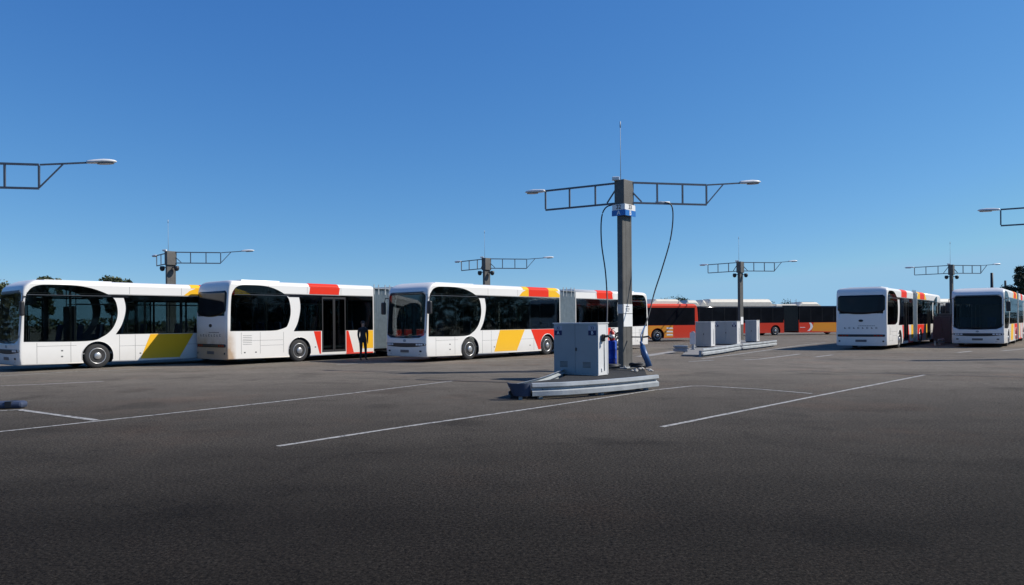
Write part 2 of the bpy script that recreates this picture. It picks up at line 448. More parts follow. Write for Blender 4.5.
def build_articulated():
    root = thing('articulated_bus', (0,0,0), 0)
    # ---- body shells
    def section(name, x0, x1, fk, rk, wheels, cuts):
        o = shell(x0, x1, fk, rk).build(name, [M_WHITE, M_DARK, M_BLACK], root)
        cut = []
        mb = MB(); mb.box(x0+.12 if not fk else x0+.62, x1-.12 if not rk else x1-.38, -HW+.06, HW-.06, .55, 3.24, 1)
        if fk: mb2 = MB(); mb2.prism([(x0+.42,-1.12),(x0+.8,-1.2),(x0+.8,1.2),(x0+.42,1.12)], 'z', 1.0, 3.02, 1); cut.append(mb2.build('c', [M_WHITE, M_DARK, M_BLACK]))
        cut.append(mb.build('c', [M_WHITE, M_DARK, M_BLACK]))
        for w in wheels:
            for s in (-1, 1):
                mb = MB(); mb.lathe([(.56, 0), (.56, .55)], 'y', (w, -HW-.1 if s < 0 else HW+.1-.55, .475), 40, mi=2)
                cut.append(mb.build('c', [M_WHITE, M_DARK, M_BLACK]))
        for pts, s in cuts:
            mb = MB(); mb.prism(pts, 'y', min(s*(HW-.25), s*(HW+.05)), max(s*(HW-.25), s*(HW+.05)), 1)
            cut.append(mb.build('c', [M_WHITE, M_DARK, M_BLACK]))
        return o, cut
    dd = [[(a,.36),(b,.36),(b,2.80),(a,2.80)] for a, b in DOORS1]
    d2 = [[(a,.36),(b,.36),(b,2.80),(a,2.80)] for a, b in DOORS2]
    BAND1R = [p for p in BAND1]
    fwR = smooth_curve([(1.72,1.08,0),(2.3,1.06),(2.85,1.2),(3.22,1.5),(3.42,1.95),(3.42,2.4),(3.25,2.76),(2.7,3.03),(2.05,3.17),(1.72,3.18,0)], 5)
    body1, cut = section('front_body', 0, J0, 'front', None, [W1, W2],
                         [(FRONT_WIN, -1), (BAND1, -1), (fwR, 1)])
    mb = MB(); mb.prism([(-1.17,1.14),(-.9,1.02),(.9,1.02),(1.17,1.14),(1.17,2.78),(1.05,2.9),(-1.05,2.9),(-1.17,2.78)], 'x', -.4, .75, 1)
    cut.append(mb.build('c', [M_WHITE, M_DARK, M_BLACK]))
    # right side: window band and doors in one opening each
    def opening(pieces):
        return pieces
    cut_r1 = []
    for pts in dd[:1]:
        mb = MB(); mb.prism(pts, 'y', HW-.25, HW+.05, 1); cut.append(mb.build('c', [M_WHITE, M_DARK, M_BLACK]))
    b1 = [p for p in BAND1]
    mb = MB(); mb.prism(b1, 'y', HW-.25, HW+.05, 1); cut.append(mb.build('c', [M_WHITE, M_DARK, M_BLACK]))
    mb = MB(); a, b = DOORS1[1]; mb.prism([(a,.36),(b,.36),(b,ZB+.05),(a,ZB+.05)], 'y', HW-.26, HW+.06, 1); cut.append(mb.build('c', [M_WHITE, M_DARK, M_BLACK]))
    boolean(body1, cut)
    body2, cut = section('rear_body', J1, LEN, None, 'rear', [W3], [(REAR_WIN, -1), (BAND2, -1), (REAR_WIN, 1), (BAND2, 1)])
    a, b = DOORS2[0]
    mb = MB(); mb.prism([(a,.36),(b,.36),(b,ZB+.05),(a,ZB+.05)], 'y', HW-.26, HW+.06, 1); cut.append(mb.build('c', [M_WHITE, M_DARK, M_BLACK]))
    mb = MB(); mb.prism([(-1.1,1.95),(1.1,1.95),(1.1,2.9),(-1.1,2.9)], 'x', LEN-.6, LEN+.3, 1); cut.append(mb.build('c', [M_WHITE, M_DARK, M_BLACK]))
    boolean(body2, cut)
    # ---- glass
    side_part('side_window', FRONT_WIN, -1, M_GLASS, root)
    side_part('side_window', BAND1, -1, M_GLASS, root)
    side_part('side_window', fwR, 1, M_GLASS, root)
    side_part('side_window', BAND1, 1, M_GLASS, root)
    for s in (-1, 1):
        side_part('side_window', REAR_WIN, s, M_GLASS, root)
        side_part('side_window', BAND2, s, M_GLASS, root)
    ws = end_patch(0, 1, 'front', 1.0, 2.97, .984, .010, sag=.10, rc=.22).build('windscreen', M_WIND, root)
    # black printed border and destination box behind the glass
    mb = MB(); mb.box(.55, .68, -1.1, 1.1, 2.45, 2.98, 0)
    mb.build('destination_display', M_BLACK, root)
    end_patch(LEN, -1, 'rear', 1.92, 2.95, .93, .010, sag=.14, rc=.12, rows=10).build('rear_window', M_BLACKGLASS, root)
    for s in (-1, 1):
        side_part('window_strip', [(2.95,2.855),(3.28,2.745),(3.85,2.745),(3.85,2.862),(2.95,2.862)], s, M_BLACKGLASS, root, .009, .003)
        side_part('window_strip', [(LEN-a_, z_) for a_, z_ in [(2.60,2.855),(2.90,2.745),(3.55,2.745),(3.55,2.862),(2.60,2.862)]], s, M_BLACKGLASS, root, .009, .003)
    # window pillars
    mb = MB()
    for s in (-1, 1):
        for x in (1.75, 4.5 if s < 0 else 5.95, 6.0 if s < 0 else 7.4, 7.7 if s < 0 else 8.6):
            z0, z1 = (ZB+.01, ZT-.01) if x > 3 else (1.1, 3.1)
            mb.box(x-.035, x+.035, min(s*(HW-.05), s*(HW-.004)), max(s*(HW-.05), s*(HW-.004)), z0, z1)
        for x in (12.2 if s < 0 else 12.25, 13.75, 16.4):
            mb.box(x-.035, x+.035, min(s*(HW-.05), s*(HW-.004)), max(s*(HW-.05), s*(HW-.004)), ZB+.03, ZT-.01)
        mb.box(.5, 3.2, min(s*(HW-.05), s*(HW-.004)), max(s*(HW-.05), s*(HW-.004)), 2.74, 2.79)
        mb.box(15.2, 17.7, min(s*(HW-.05), s*(HW-.004)), max(s*(HW-.05), s*(HW-.004)), 2.74, 2.79)
        mb.box(4.0, J0-.06, min(s*(HW-.05), s*(HW-.004)), max(s*(HW-.05), s*(HW-.004)), 2.66, 2.84)
        mb.box(J1+.06, 14.75, min(s*(HW-.05), s*(HW-.004)), max(s*(HW-.05), s*(HW-.004)), 2.66, 2.84)
    mb.build('window_frame', M_BLACK, root)
    for s in (-1, 1):
        mb = MB(); y0, y1 = sorted((s*(HW+.0055), s*(HW+.012)))
        mb.box(.32 if s < 0 else 1.76, 3.2, y0, y1, 2.79, 2.815); mb.build('window_trim', mat('trim_grey', (.06,.065,.075), .35), root)
        mb = MB(); mb.box(15.3, 17.85, y0, y1, 2.79, 2.815); mb.build('window_trim', mat('trim_grey', (.06,.065,.075), .35), root)
    # ---- doors (right side)
    for a, b in DOORS1 + DOORS2:
        mb = MB(); y0, y1 = HW-.03, HW+.012
        m_ = (a+b)/2
        for p, q in ((a+.01, m_-.01), (m_+.01, b-.01)):
            mb.box(p, p+.05, y0, y1, .37, 2.78); mb.box(q-.05, q, y0, y1, .37, 2.78)
            mb.box(p+.05, q-.05, y0, y1, .37, .46); mb.box(p+.05, q-.05, y0, y1, 2.70, 2.78)
        d = mb.build('door', M_BLACK, root)
        mb = MB()
        for p, q in ((a+.06, m_-.06), (m_+.06, b-.06)): mb.box(p, q, HW-.012, HW-.006, .46, 2.70)
        mb.build('door_glass', M_GLASS, d)
        mb = MB()
        for q in (m_-.10, m_+.10): mb.tube([(q, HW-.06, 1.0), (q, HW-.06, 1.7)], .014, 8)
        mb.build('handle', M_RAILY, d)
    # ---- livery
    zb, zt = .30, 1.285
    zc0, zc1 = 2.89, 3.195
    for s in (-1, 1):
        def lv(pts, m, nm='livery_panel'): return side_part(nm, pts, s, m, root, .0035, .005)
        if s < 0:
            lv([(4.3,zb),(5.9,zb),(6.5,zt),(4.7,zt)], M_YELLOW)
            lv(clip_arch([(7.55,zb),(J0-.02,zb),(J0-.02,zt),(6.98,zt)], [W2]), M_RED)
        else:
            lv([(5.9,zb),(6.2,zb),(6.6,zt),(5.9,zt)], M_YELLOW)
            lv(clip_arch([(7.55,zb),(J0-.02,zb),(J0-.02,zt),(6.98,zt)], [W2]), M_RED)
        lv([(6.1,zc0),(6.82,zc0),(6.82,zc1),(6.62,zc1),(6.35,zc0+.2)], M_YELLOW)
        lv([(6.83,zc0),(8.4,zc0),(8.4,zc1),(6.83,zc1)], M_RED)
        lv([(8.41,zc0),(J0-.02,zc0),(J0-.02,zc0+.13),(9.0,zc1),(8.41,zc1)], M_YELLOW)
        lv([(12.72,zc0),(14.3,zc0),(14.25,zc1),(12.66,zc1)], M_RED)
        # lower rear section
        lv([(13.70,zb),(13.78,zb),(14.08,zt),(13.70,zt)], M_RED)
        lv([(11.9,zb),(12.32,zb),(12.32,zt),(12.2,zt)] , M_RED)
        lv([(10.76,zb+.16),(11.38,zb+.16),(11.38,zt),(10.76,zt)], M_YELLOW)
        lv([(10.76,.24),(13.3 if s < 0 else 12.32,.24),(13.3 if s < 0 else 12.32,zb-.005),(10.76,zb-.005)], M_RED)
    # roof red band continuing over the roof shoulder
    for (xa, xb, m_) in ((6.83, 8.4, M_RED), (12.72, 14.3, M_RED), (6.4, 6.82, M_YELLOW), (8.41, 9.2, M_YELLOW)):
        for s in (-1, 1):
            mb = MB(); rows = []
            for z in (3.196, 3.23, 3.26, 3.29, 3.31, 3.33, 3.345, 3.36):
                y = (hw_of(z)+.004)*s
                rows.append((mb.bm.verts.new((xa, y, z+.003)), mb.bm.verts.new((xb, y, z+.003))))
            for p_, q_ in zip(rows, rows[1:]): mb.bm.faces.new([p_[0], p_[1], q_[1], q_[0]])
            mb.build('roof_band', m_, root)
    # ---- bellows
    mb = MB(); n = 10; x = J0+.005; dx = (J1-J0-.01)/(2*n)
    secs = []
    for i in range(2*n+1):
        w = HW-.02 if i % 2 else HW-.13
        zt_ = 3.22 if i % 2 else 3.15
        secs.append([( x+i*dx, y, z) for y, z in ((-w,.42),(-w,zt_-.12),(-w+.12,zt_),(w-.12,zt_),(w,zt_-.12),(w,.42))])
    V = [[mb.bm.verts.new(p) for p in s_] for s_ in secs]
    for i in range(2*n):
        for k in range(6):
            mb.bm.faces.new([V[i][k], V[i][(k+1)%6], V[i+1][(k+1)%6], V[i+1][k]])
    mb.bm.faces.new(V[0]); mb.bm.faces.new(V[-1])
    bl = mb.build('bellows', M_BELLOWS, root)
    mb = MB()
    for xx in (J0+.34, J0+.62, J0+1.02, J0+1.3):
        mb.box(xx-.02, xx+.02, -HW+.02, -HW+.045, 2.95, 3.42); mb.box(xx-.02, xx+.02, HW-.045, HW-.02, 2.95, 3.42)
    mb.box(J0+.3, J0+1.34, -HW+.02, HW-.02, 3.225, 3.245)
    mb.build('bellows_frame', M_STEEL, bl)
    # ---- chassis
    mb = MB()
    mb.box(.5, J0-.3, -.95, .95, .20, .36); mb.box(J1+.2, LEN-.4, -.95, .95, .20, .36); mb.box(J0-.4, J1+.3, -.6, .6, .3, .52)
    mb.build('chassis', M_BLACK, root)
    for w in (W1, W2, W3):
        for s in (-1, 1): wheel_obj(root, w, s)
    # arch lips
    mb = MB()
    for w in (W1, W2, W3):
        for s in (-1, 1):
            mb = MB(); P = [(w+.57*cos(a), s*(HW+.001), .475+.57*sin(a)) for a in [radians(-14+208*k/24) for k in range(25)]]
            mb.tube(P, .012, 5); mb.build('wheel_arch_trim', M_WHITE, root)
    # ---- interior
    mb = MB(); mb.box(.7, J0-.15, -1.2, 1.2, .552, .60); mb.box(J1+.15, LEN-.5, -1.2, 1.2, .552, .60)
    mb.build('cabin_floor', M_INTFLOOR, root)
    def seat(x, y, face=1):
        mb = MB(); mb.box(x-.22, x+.2, y-.21, y+.21, 1.0, 1.08, bev=.02)
        mb.prism([(x+.16*face, 1.05), (x+.23*face, 1.05), (x+.33*face, 1.68), (x+.26*face, 1.70)], 'y', y-.21, y+.21)
        mb.box(x-.05, x+.05, y-.05, y+.05, .6, 1.0)
        return mb.build('seat', M_SEAT, root)
    for x in (2.6, 3.4, 4.3, 6.6, 7.5, 8.3):
        for y in (-.95, .95):
            if y > 0 and 4 < x < 6: continue
            seat(x, y)
    for x in (11.6, 14.6, 15.4, 16.2):
        for y in (-.95, .95): seat(x, y)
    ds = seat(1.35, -.55)
    mb = MB(); mb.box(.62, 1.0, -1.1, 1.1, .6, 1.08, bev=.03); mb.build('dashboard', M_BLACK, root)
    mb = MB()
    ring = [(1.02+.05*cos(a)*.6, -.55+.23*cos(a), 1.24+.20*sin(a)) for a in [2*pi*k/20 for k in range(21)]]
    mb.tube(ring, .016, 6); mb.tube([(.9,-.55,1.05),(1.02,-.55,1.24)], .02, 6)
    mb.build('steering_wheel', M_BLACK, root)
    mb = MB(); mb.box(1.9, 1.94, -1.2, -.05, .6, 2.4); mb.build('cab_partition', M_DARK, root)
    mb = MB()
    for x in (2.2, 4.1, 6.3, 7.9, 11.4, 12.1, 14.0, 16.0):
        for y in (-.5, .5): mb.tube([(x,y,.6),(x,y,3.1)], .018, 6)
    for y in (-.5, .5): mb.tube([(2.2,y,2.5),(9,y,2.5)], .016, 6); mb.tube([(11.2,y,2.5),(17,y,2.5)], .016, 6)
    mb.build('grab_rail', M_RAILY, root)
    # ---- front: lamps, emblem, plate, wipers, mirrors
    end_patch(0, 1, 'front', .63, .80, .985, .012, rows=4, rc=.03, sag=.07).build('grille_strip', M_BLACK, root)
    for s in (-1, 1):
        mb = MB()
        for k in range(3):
            t = s*(62+k*6)
            x, y = front_pt(t, .73, 'front', .018)
            mb.lathe([(.001,-.01),(.045,-.008),(.045,.006),(.02,.012)], 'z', (0,0,0), 14)
        mb.bm.clear()
        for k, yy in enumerate((.78, .93, 1.06)):
            x = front_pt(math.degrees(math.asin((yy/HW)**(1/.30))), .73, 'front', .012)[0]
            mb.box(x-.012, x+.01, s*yy-.055, s*yy+.055, .705, .775, bev=.004)
        mb.build('headlight', M_LAMPC, root)
    for s in (-1, 1):
        mb = MB(); yy = .98; x = front_pt(math.degrees(math.asin((yy/HW)**(1/.30))), .47, 'front', .0)[0]
        mb.box(x-.02, x+.02, s*yy-.06, s*yy+.06, .43, .50, bev=.01); mb.build('fog_lamp', M_BLACK, root)
    mb = MB(); mb.lathe([(.085, 0), (.085, .012), (.06, .018)], 'z', (0,0,0), 20)
    e = mb.build('emblem', M_STEEL, root, (-.002, 0, .90)); e.rotation_euler = (0, -pi/2, 0); e.scale = (.62, 1, 1)
    mb = MB(); mb.box(-.012, .005, -.26, .26, .40, .51); mb.build('licence_plate', M_PLATE, root)
    mb = MB(); mb.box(.02, .1, -.95, .95, .335, .345); mb.build('front_lip', M_BLACK, root)
    mb = MB()
    for yb in (-.55, .25):
        mb.bar((front_pt(0,1.05,'front',.03)[0], yb, 1.03), (front_pt(0,1.3,'front',.045)[0], yb+.75, 1.16), .025)
    mb.build('wiper', M_BLACK, root)
    for s in (-1, 1):
        mb = MB()
        mb.tube([(.34, s*1.2, 2.72), (.15, s*1.42, 2.74), (.12, s*1.44, 2.55)], .022, 6)
        mb.box(.02, .16, s*1.47-.11, s*1.47+.11, 2.02, 2.56, bev=.05)
        mb.build('mirror', M_BLACK, root)
    # ---- rear details
    end_patch(LEN, -1, 'rear', .70, .83, .93, .012, rows=3, rc=.04).build('rear_strip', M_BLACK, root)
    mb = MB(); 
    for s in (-1, 1):
        mb = MB()
        for yy in (.70, .86, 1.01): mb.box(LEN-.015, LEN+.016 if yy < .9 else LEN+.012, s*yy-.055, s*yy+.055, .72, .81, bev=.008)
        mb.build('tail_light', M_TAILR, root)
        mb = MB(); yy = 1.1; mb.box(LEN-.07, LEN-.0, s*yy-.045, s*yy+.045, .42, .50, bev=.01); mb.build('reflector', M_BLACK, root)
    mb = MB(); mb.lathe([(.12, 0), (.12, .010), (.09, .016)], 'z', (0,0,0), 22)
    e = mb.build('emblem', M_BLACK, root, (LEN+.001, 0, 1.57)); e.rotation_euler = (0, pi/2, 0); e.scale = (.55, 1, 1)
    mb = MB(); mb.box(LEN-.005, LEN+.012, -.28, .28, .42, .54); mb.build('licence_plate', M_PLATE, root)
    # faint small slogan lettering: too small to read in the photo
    mb = MB(); rr = random.Random(3)
    for k in range(8):
        y = -.80 + k*.225
        mb.box(LEN+.001, LEN+.005, y-.045, y+.045, 1.13, 1.15); mb.box(LEN+.001, LEN+.005, y-.045, y-.02, 1.15, 1.22)
        if k % 2: mb.box(LEN+.001, LEN+.005, y-.02, y+.045, 1.20, 1.22)
        else: mb.box(LEN+.001, LEN+.005, y-.02, y+.03, 1.175, 1.19)
    for k in range(10):
        y = -.1 + k*.085
        mb.box(LEN+.001, LEN+.005, y-.03, y+.03, 1.28, 1.305)
    mb.build('slogan', M_INK, root)
    # seams
    mb = MB()
    for s in (-1, 1):
        y0, y1 = sorted((s*(HW+.0005), s*(HW+.002)))
        for x in (.62, 1.75, 3.5, 4.1, 5.9, 7.2):
            mb.box(x-.005, x+.005, y0, y1, .27, 1.03 if x < 3 else ZB-.02)
        for x in (3.9, 6.0, 12.6, 14.4, 16.3): mb.box(x-.005, x+.005, y0, y1, 2.9 if x>3.8 else 3, 3.19)
        for x in (15.6, 16.7, 17.55): mb.box(x-.005, x+.005, y0, y1, .42, 1.28)
        mb.box(.3, J0-.05, y0, y1, 2.872, 2.884); mb.box(J1+.05, LEN-.3, y0, y1, 2.872, 2.884)
        mb.box(3.5, 7.6, y0, y1, .83, .838); mb.box(.62, 1.95, y0, y1, .90, .908)
        mb.box(15.62, 17.5, y0, y1, .95, .958); mb.box(15.62, 16.68, y0, y1, .74, .748)
        for k in range(6): mb.box(17.08, 17.48, y0, y1, .80+k*.07, .812+k*.07)
        for x, z in ((2.0-.55, .72), (1.45, .5), (4.3, .52), (6.9, .52), (16.9, .48), (17.4, .48), (14.0,.6)):
            mb.box(x-.035, x+.035, y0, y1, z-.025, z+.025)
    mb.build('panel_gaps', M_SEAM, root)
    mb = MB(); mb.box(1.0, 3.4, -.85, .85, 3.35, 3.395, bev=.015); mb.box(15.5, 17.3, -.85, .85, 3.35, 3.42, bev=.02)
    mb.build('roof_pod', M_WHITE, root)
    return root

# ------------------------------------------------------------------ orange buses
def build_orange(length, joint, name):
    """single or articulated bus with black window strip; side panels red and orange, cream roof covers"""
    root = thing(name, (0,0,0), 0)
    top = 3.10
    zs = [z-.27 if z > 3 else z for z in ZS]
    zs = [.26,.30,.5,.8,.95,1.2,1.6,2.0,2.5,2.85,2.93,2.99,3.04,3.075,3.10]
    secs = [(0, length)] if not joint else [(0, joint[0]), (joint[1], length)]
    wheels = [3.9, 9.7] if not joint else [2.7, joint[0]-1.05, joint[1]+5.6]
    for i, (a, b) in enumerate(secs):
        o = shell(a, b, 'square' if i == 0 else None, 'square' if i == len(secs)-1 else None, top, zs).build('front_body' if i == 0 and joint else ('rear_body' if joint else 'body'), [M_RED2, M_BLACK, M_BLACKGLASS], root)
        cut = []
        for w in wheels:
            if a < w < b:
                for s in (-1, 1):
                    mb = MB(); mb.lathe([(.60, 0), (.60, .5)], 'y', (w, -HW-.1 if s < 0 else HW-.4, .485), 32, mi=1)
                    cut.append(mb.build('c', [M_RED2, M_BLACK]))
        boolean(o, cut)
        if joint:
            for f in o.data.polygons:
                if f.center.z > 1.6 and f.material_index == 0: f.material_index = 2
        for s in (-1, 1):
            x0 = a+(.35 if i == 0 else .05); x1 = b-(.35 if i == len(secs)-1 else .05)
            side_part('window_strip', [(x0,1.33),(x1,1.33),(x1,3.0 if joint else 2.78),(x0,3.0 if joint else 2.78)] if not joint else [(x0,1.33),(x1,1.33),(x1,2.9),(x0,2.9)], s, M_BLACKGLASS, root)
            if joint:
                mb = MB()
                for k in range(int((x1-x0)/1.45)+1):
                    xx = x0+.03+k*1.45
                    y0, y1 = sorted((s*(HW+.006), s*(HW+.009)))
                    mb.box(xx-.012, xx+.012, y0, y1, 1.36, 2.86)
                mb.build('window_frame', M_BLACK, root)
    end_patch(0, 1, 'square', 1.1, 2.75, .9, .012, rc=.12, rows=8, top=top).build('windscreen', M_BLACKGLASS, root)
    end_patch(length, -1, 'square', 1.5, 2.65, .86, .012, rc=.12, rows=8, top=top).build('rear_window', M_BLACKGLASS, root)
    for w in wheels:
        for s in (-1, 1): wheel_obj(root, w, s)
    mb = MB(); mb.box(.5, length-.5, -.95, .95, .27, .36) if not joint else (mb.box(.5, joint[0], -.95, .95, .27, .36), mb.box(joint[1], length-.5, -.95, .95, .27, .36))
    mb.build('chassis', M_BLACK, root)
    for s in (-1, 1):
        def lv(pts, m, nm='livery_panel', off=.0035): return side_part(nm, pts, s, m, root, off, .005)
        if joint:
            x = joint[1]
            a = clip_arch([(x+1.62,.40),(length-.3,.40),(length-.3,1.30),(x+1.9,1.30)], [wheels[2]], .62)
            lv(a, M_OR)
            # pale crescent between the red and the orange
            P = [(x+1.15+.55*sin(radians(t)), .45+.84*(t/90)) for t in (0,15,30,50,70,90)]
            cres = [(x+1.05,.42),(x+1.35,.42),(x+1.62,.6),(x+1.78,.85),(x+1.72,1.1),(x+1.55,1.295),(x+1.3,1.295),(x+1.45,1.05),(x+1.46,.8),(x+1.3,.58)]
            lv(cres, M_SIGNWHITE, 'livery_crescent')
            lv([(x+.15,.78),(x+.8,.78),(x+.8,.83),(x+.15,.83)], M_SIGNWHITE, 'slogan')
        else:
            # seen from its left side: red towards the end, orange with pale stripes behind the wheel
            lv(clip_arch([(7.9,.34),(10.6,.34),(10.6,1.30),(7.9,1.30)], [9.7], .62), M_OR)
            lv(clip_arch([(2.45,.34),(5.4,.34),(5.4,1.30),(2.45,1.30)], [3.9], .62), M_OR)
            for z in (.48, .74, 1.02):
                lv([(2.45,z),(3.05,z),(3.05,z+.13),(2.5,z+.11)], M_SIGNWHITE, 'livery_stripe', .006)
    if joint:
        mb = MB(); n = 16; x = joint[0]+.005; dx = (joint[1]-joint[0]-.01)/(2*n)
        V = []
        for i in range(2*n+1):
            w = HW-.02 if i % 2 else HW-.09; zt_ = 3.14 if i % 2 else 3.08
            V.append([mb.bm.verts.new((x+i*dx, y, z)) for y, z in ((-w,.42),(-w,zt_-.12),(-w+.12,zt_),(w-.12,zt_),(w,zt_-.12),(w,.42))])
        for i in range(2*n):
            for k in range(6): mb.bm.faces.new([V[i][k], V[i][(k+1)%6], V[i+1][(k+1)%6], V[i+1][k]])
        mb.bm.faces.new(V[0]); mb.bm.faces.new(V[-1])
        mb.build('bellows', M_DBELLOWS, root)
    # roof covers
    def pod(x0, x1, h, m=M_CREAM, w=.95, slope=.5):
        mb = MB()
        secs = [(x0, .02), (x0+slope, h), (x1-slope, h), (x1, .02)]
        V = []
        for xx, hh in secs:
            V.append([mb.bm.verts.new((xx, y, 3.09+z)) for y, z in ((-w,0),(-w*.97,hh*.55),(-w*.82,hh*.9),(-w*.5,hh),(w*.5,hh),(w*.82,hh*.9),(w*.97,hh*.55),(w,0))])
        for i in range(3):
            for k in range(8):
                mb.bm.faces.new([V[i][k], V[i][(k+1)%8], V[i+1][(k+1)%8], V[i+1][k]])
        mb.bm.faces.new(V[0]); mb.bm.faces.new(V[-1])
        return mb.build('roof_pod', m, root)
    if joint:
        pod(.3, 2.2, .62); pod(2.1, 3.1, .66, slope=.45); pod(2.9, 11.0, .74); 
        pod(joint[0]-.7, joint[1]+.1, .2, slope=.1); pod(joint[1]+.3, joint[1]+3.2, .42)
        mb = MB(); mb.box(joint[1]+.9, joint[1]+2.6, -.5, .5, 3.5, 3.53); mb.tube([(joint[1]+.2,.3,3.1),(joint[1]+.2,.3,3.85)], .02, 5); mb.tube([(joint[1]+.45,-.3,3.1),(joint[1]+.45,-.3,3.85)], .02, 5)
        mb.build('antenna', M_BLACK, root)
    else:
        pod(1.2, 4.2, .42); pod(4.6, 6.9, .38); pod(7.3, 9.1, .40); pod(9.5, 11.2, .36)
    # lamp cluster on the end corners
    for s in (-1, 1):
        for xe, sg in ((0, 1), (length, -1)):
            mb = MB(); mb.box(min(xe+sg*.01, xe+sg*.32), max(xe+sg*.01, xe+sg*.32), s*1.16-.13, s*1.16+.13, .74, 1.24, bev=.06)
            mb.build('headlight' if sg > 0 else 'tail_light', M_LAMPC if sg > 0 or not joint else M_TAILR, root)
    mb = MB(); mb.box(-.012, .02, -.26, .26, .42, .53); mb.build('licence_plate', M_PLATE, root)
    return root

# ------------------------------------------------------------------ camera
cam = bpy.data.cameras.new('camera'); co = bpy.data.objects.new('camera', cam); COL.objects.link(co)
cam.sensor_width = 36; cam.lens = 36*740/1024; cam.shift_y = 29/1024; cam.clip_end = 3000
co.matrix_world = Matrix.Translation((0,0,CAMH)) @ Matrix.Rotation(pi/2, 4, 'X') @ Matrix.Rotation(-ROLL, 4, 'Z')
scene.camera = co
def px(x, y, z=0.0):
    """ground point (world) seen at photo pixel; used only to read positions off the photograph"""
    u_, w_ = x-512, y-292.5
    u = u_ - ROLL*w_; w = w_ + ROLL*u_ - 29
    Z = 740*(CAMH-z)/w
    return Vector((u*Z/740, Z, z))

# ------------------------------------------------------------------ place buses
TH = radians(49.5)
proto = build_articulated()
def place(b, anchor_s, gx, gy, th, front_first, side, label, group):
    """put the bus so that local point (anchor_s, side*HW) lies at ground point (gx, gy). th: direction of local +x"""
    d = Vector((cos(th), sin(th))); n = Vector((-sin(th), cos(th)))
    o = Vector((gx, gy)) - d*anchor_s - n*(side*HW)
    b.location = (o.x, o.y, 0.002); b.rotation_euler = (0, 0, th)
    tag(b, label, 'bus', group)
GW = 'white articulated buses parked in the yard'
p = px(470.5, 359.8)
place(proto, W1, p.x, p.y, TH, True, -1, 'white articulated bus facing forward with yellow and red panels, behind the tall charging mast', GW)
b1 = copy_tree(proto); p = Vector((-16.08, 28.72))
place(b1, W1, p.x, p.y, TH, True, -1, 'white articulated bus at the left edge, yellow side panel half shaded by its neighbour', GW)
b2 = copy_tree(proto); p = Vector((-9.27, 32.3)); b2.scale = (1, 1, 1.025)
place(b2, W3, p.x, p.y, TH+pi, False, 1, 'white articulated bus seen from its dusty rear with open-side double door and bellows showing', GW)
b2['label'] = 'white articulated bus with dusty rear end, black double door and person beside it'
for ch in KIDS(b2):
    if ch.name.startswith('rear_body'):
        ch.data = ch.data.copy(); ch.data.materials[0] = M_DUSTY
b4 = copy_tree(proto); 
X4 = Vector((19.9, 39.3))
def place_rear(b, x, y, th, label):
    d = Vector((cos(th), sin(th))); n = Vector((-sin(th), cos(th)))
    o = Vector((x, y)) - d*LEN - n*HW
    b.location = (o.x, o.y, 0.002); b.rotation_euler = (0,0,th); tag(b, label, 'bus', GW)
place_rear(b4, 19.9, 39.3, radians(52)+pi, 'white articulated bus seen from its clean grey-shaded rear with small slogan lettering')
b5 = copy_tree(proto)
def place_front(b, x, y, th, label):
    d = Vector((cos(th), sin(th))); n = Vector((-sin(th), cos(th)))
    o = Vector((x, y)) + n*HW
    b.location = (o.x, o.y, 0.002); b.rotation_euler = (0,0,th); tag(b, label, 'bus', GW)
place_front(b5, 27.4, 41.2, radians(52), 'white articulated bus seen from its front, rightmost bus at the photo edge')

GO = 'orange and red buses parked across the back'
o1 = build_orange(12.0, None, 'city_bus')
# seen from its left; its x=0 end at the right
o1.location = (14.65, 61.2, 0.002); o1.scale = (1,1,.965); o1.rotation_euler = (0,0, radians(202))
tag(o1, 'short red and orange bus with cream roof covers, just past the nearest white bus', 'bus')
o2 = build_orange(19.6, (11.9, 13.75), 'articulated_bus')
o2.location = (16.9, 75.7, 0.002); o2.rotation_euler = (0,0, radians(17))
tag(o2, 'long black-windowed articulated bus with red and orange skirt and cream roof tank', 'bus')
o3 = copy_tree(o2); o3.location = (40.0, 81.0, 0.002); o3.rotation_euler = (0,0,radians(15))
tag(o3, 'bus mostly hidden behind the right-hand white buses, only its cream roof showing', 'bus')

# ------------------------------------------------------------------ charging masts
def lamp_mesh(parent):
    mb = MB(); bm = mb.bm
    prof = [(0,.05,.045),(.04,.075,.06),(.2,.10,.075),(.45,.135,.085),(.62,.13,.07),(.74,.085,.045),(.80,.02,.012)]
    V = []
    for x, w, h in prof:
        V.append([bm.verts.new((x, w*cos(2*pi*k/14), .02+max(h*sin(2*pi*k/14), -.03))) for k in range(14)])
    for i in range(len(V)-1):
        for k in range(14):
            f = bm.faces.new([V[i][k], V[i][(k+1)%14], V[i+1][(k+1)%14], V[i+1][k]]); f.smooth = True
    bm.faces.new(V[0]); bm.faces.new(V[-1])
    o = mb.build('lamp', M_LUM, parent)
    mb = MB(); mb.lathe([(.115,-.045),(.11,-.02),(.10,.0)], 'z', (0,0,0), 18)
    g = mb.build('lamp_bowl', M_LUMD, o, (.5,0,0)); g.scale = (2.0, 1, 1)
    return o
POLE_H = 6.27
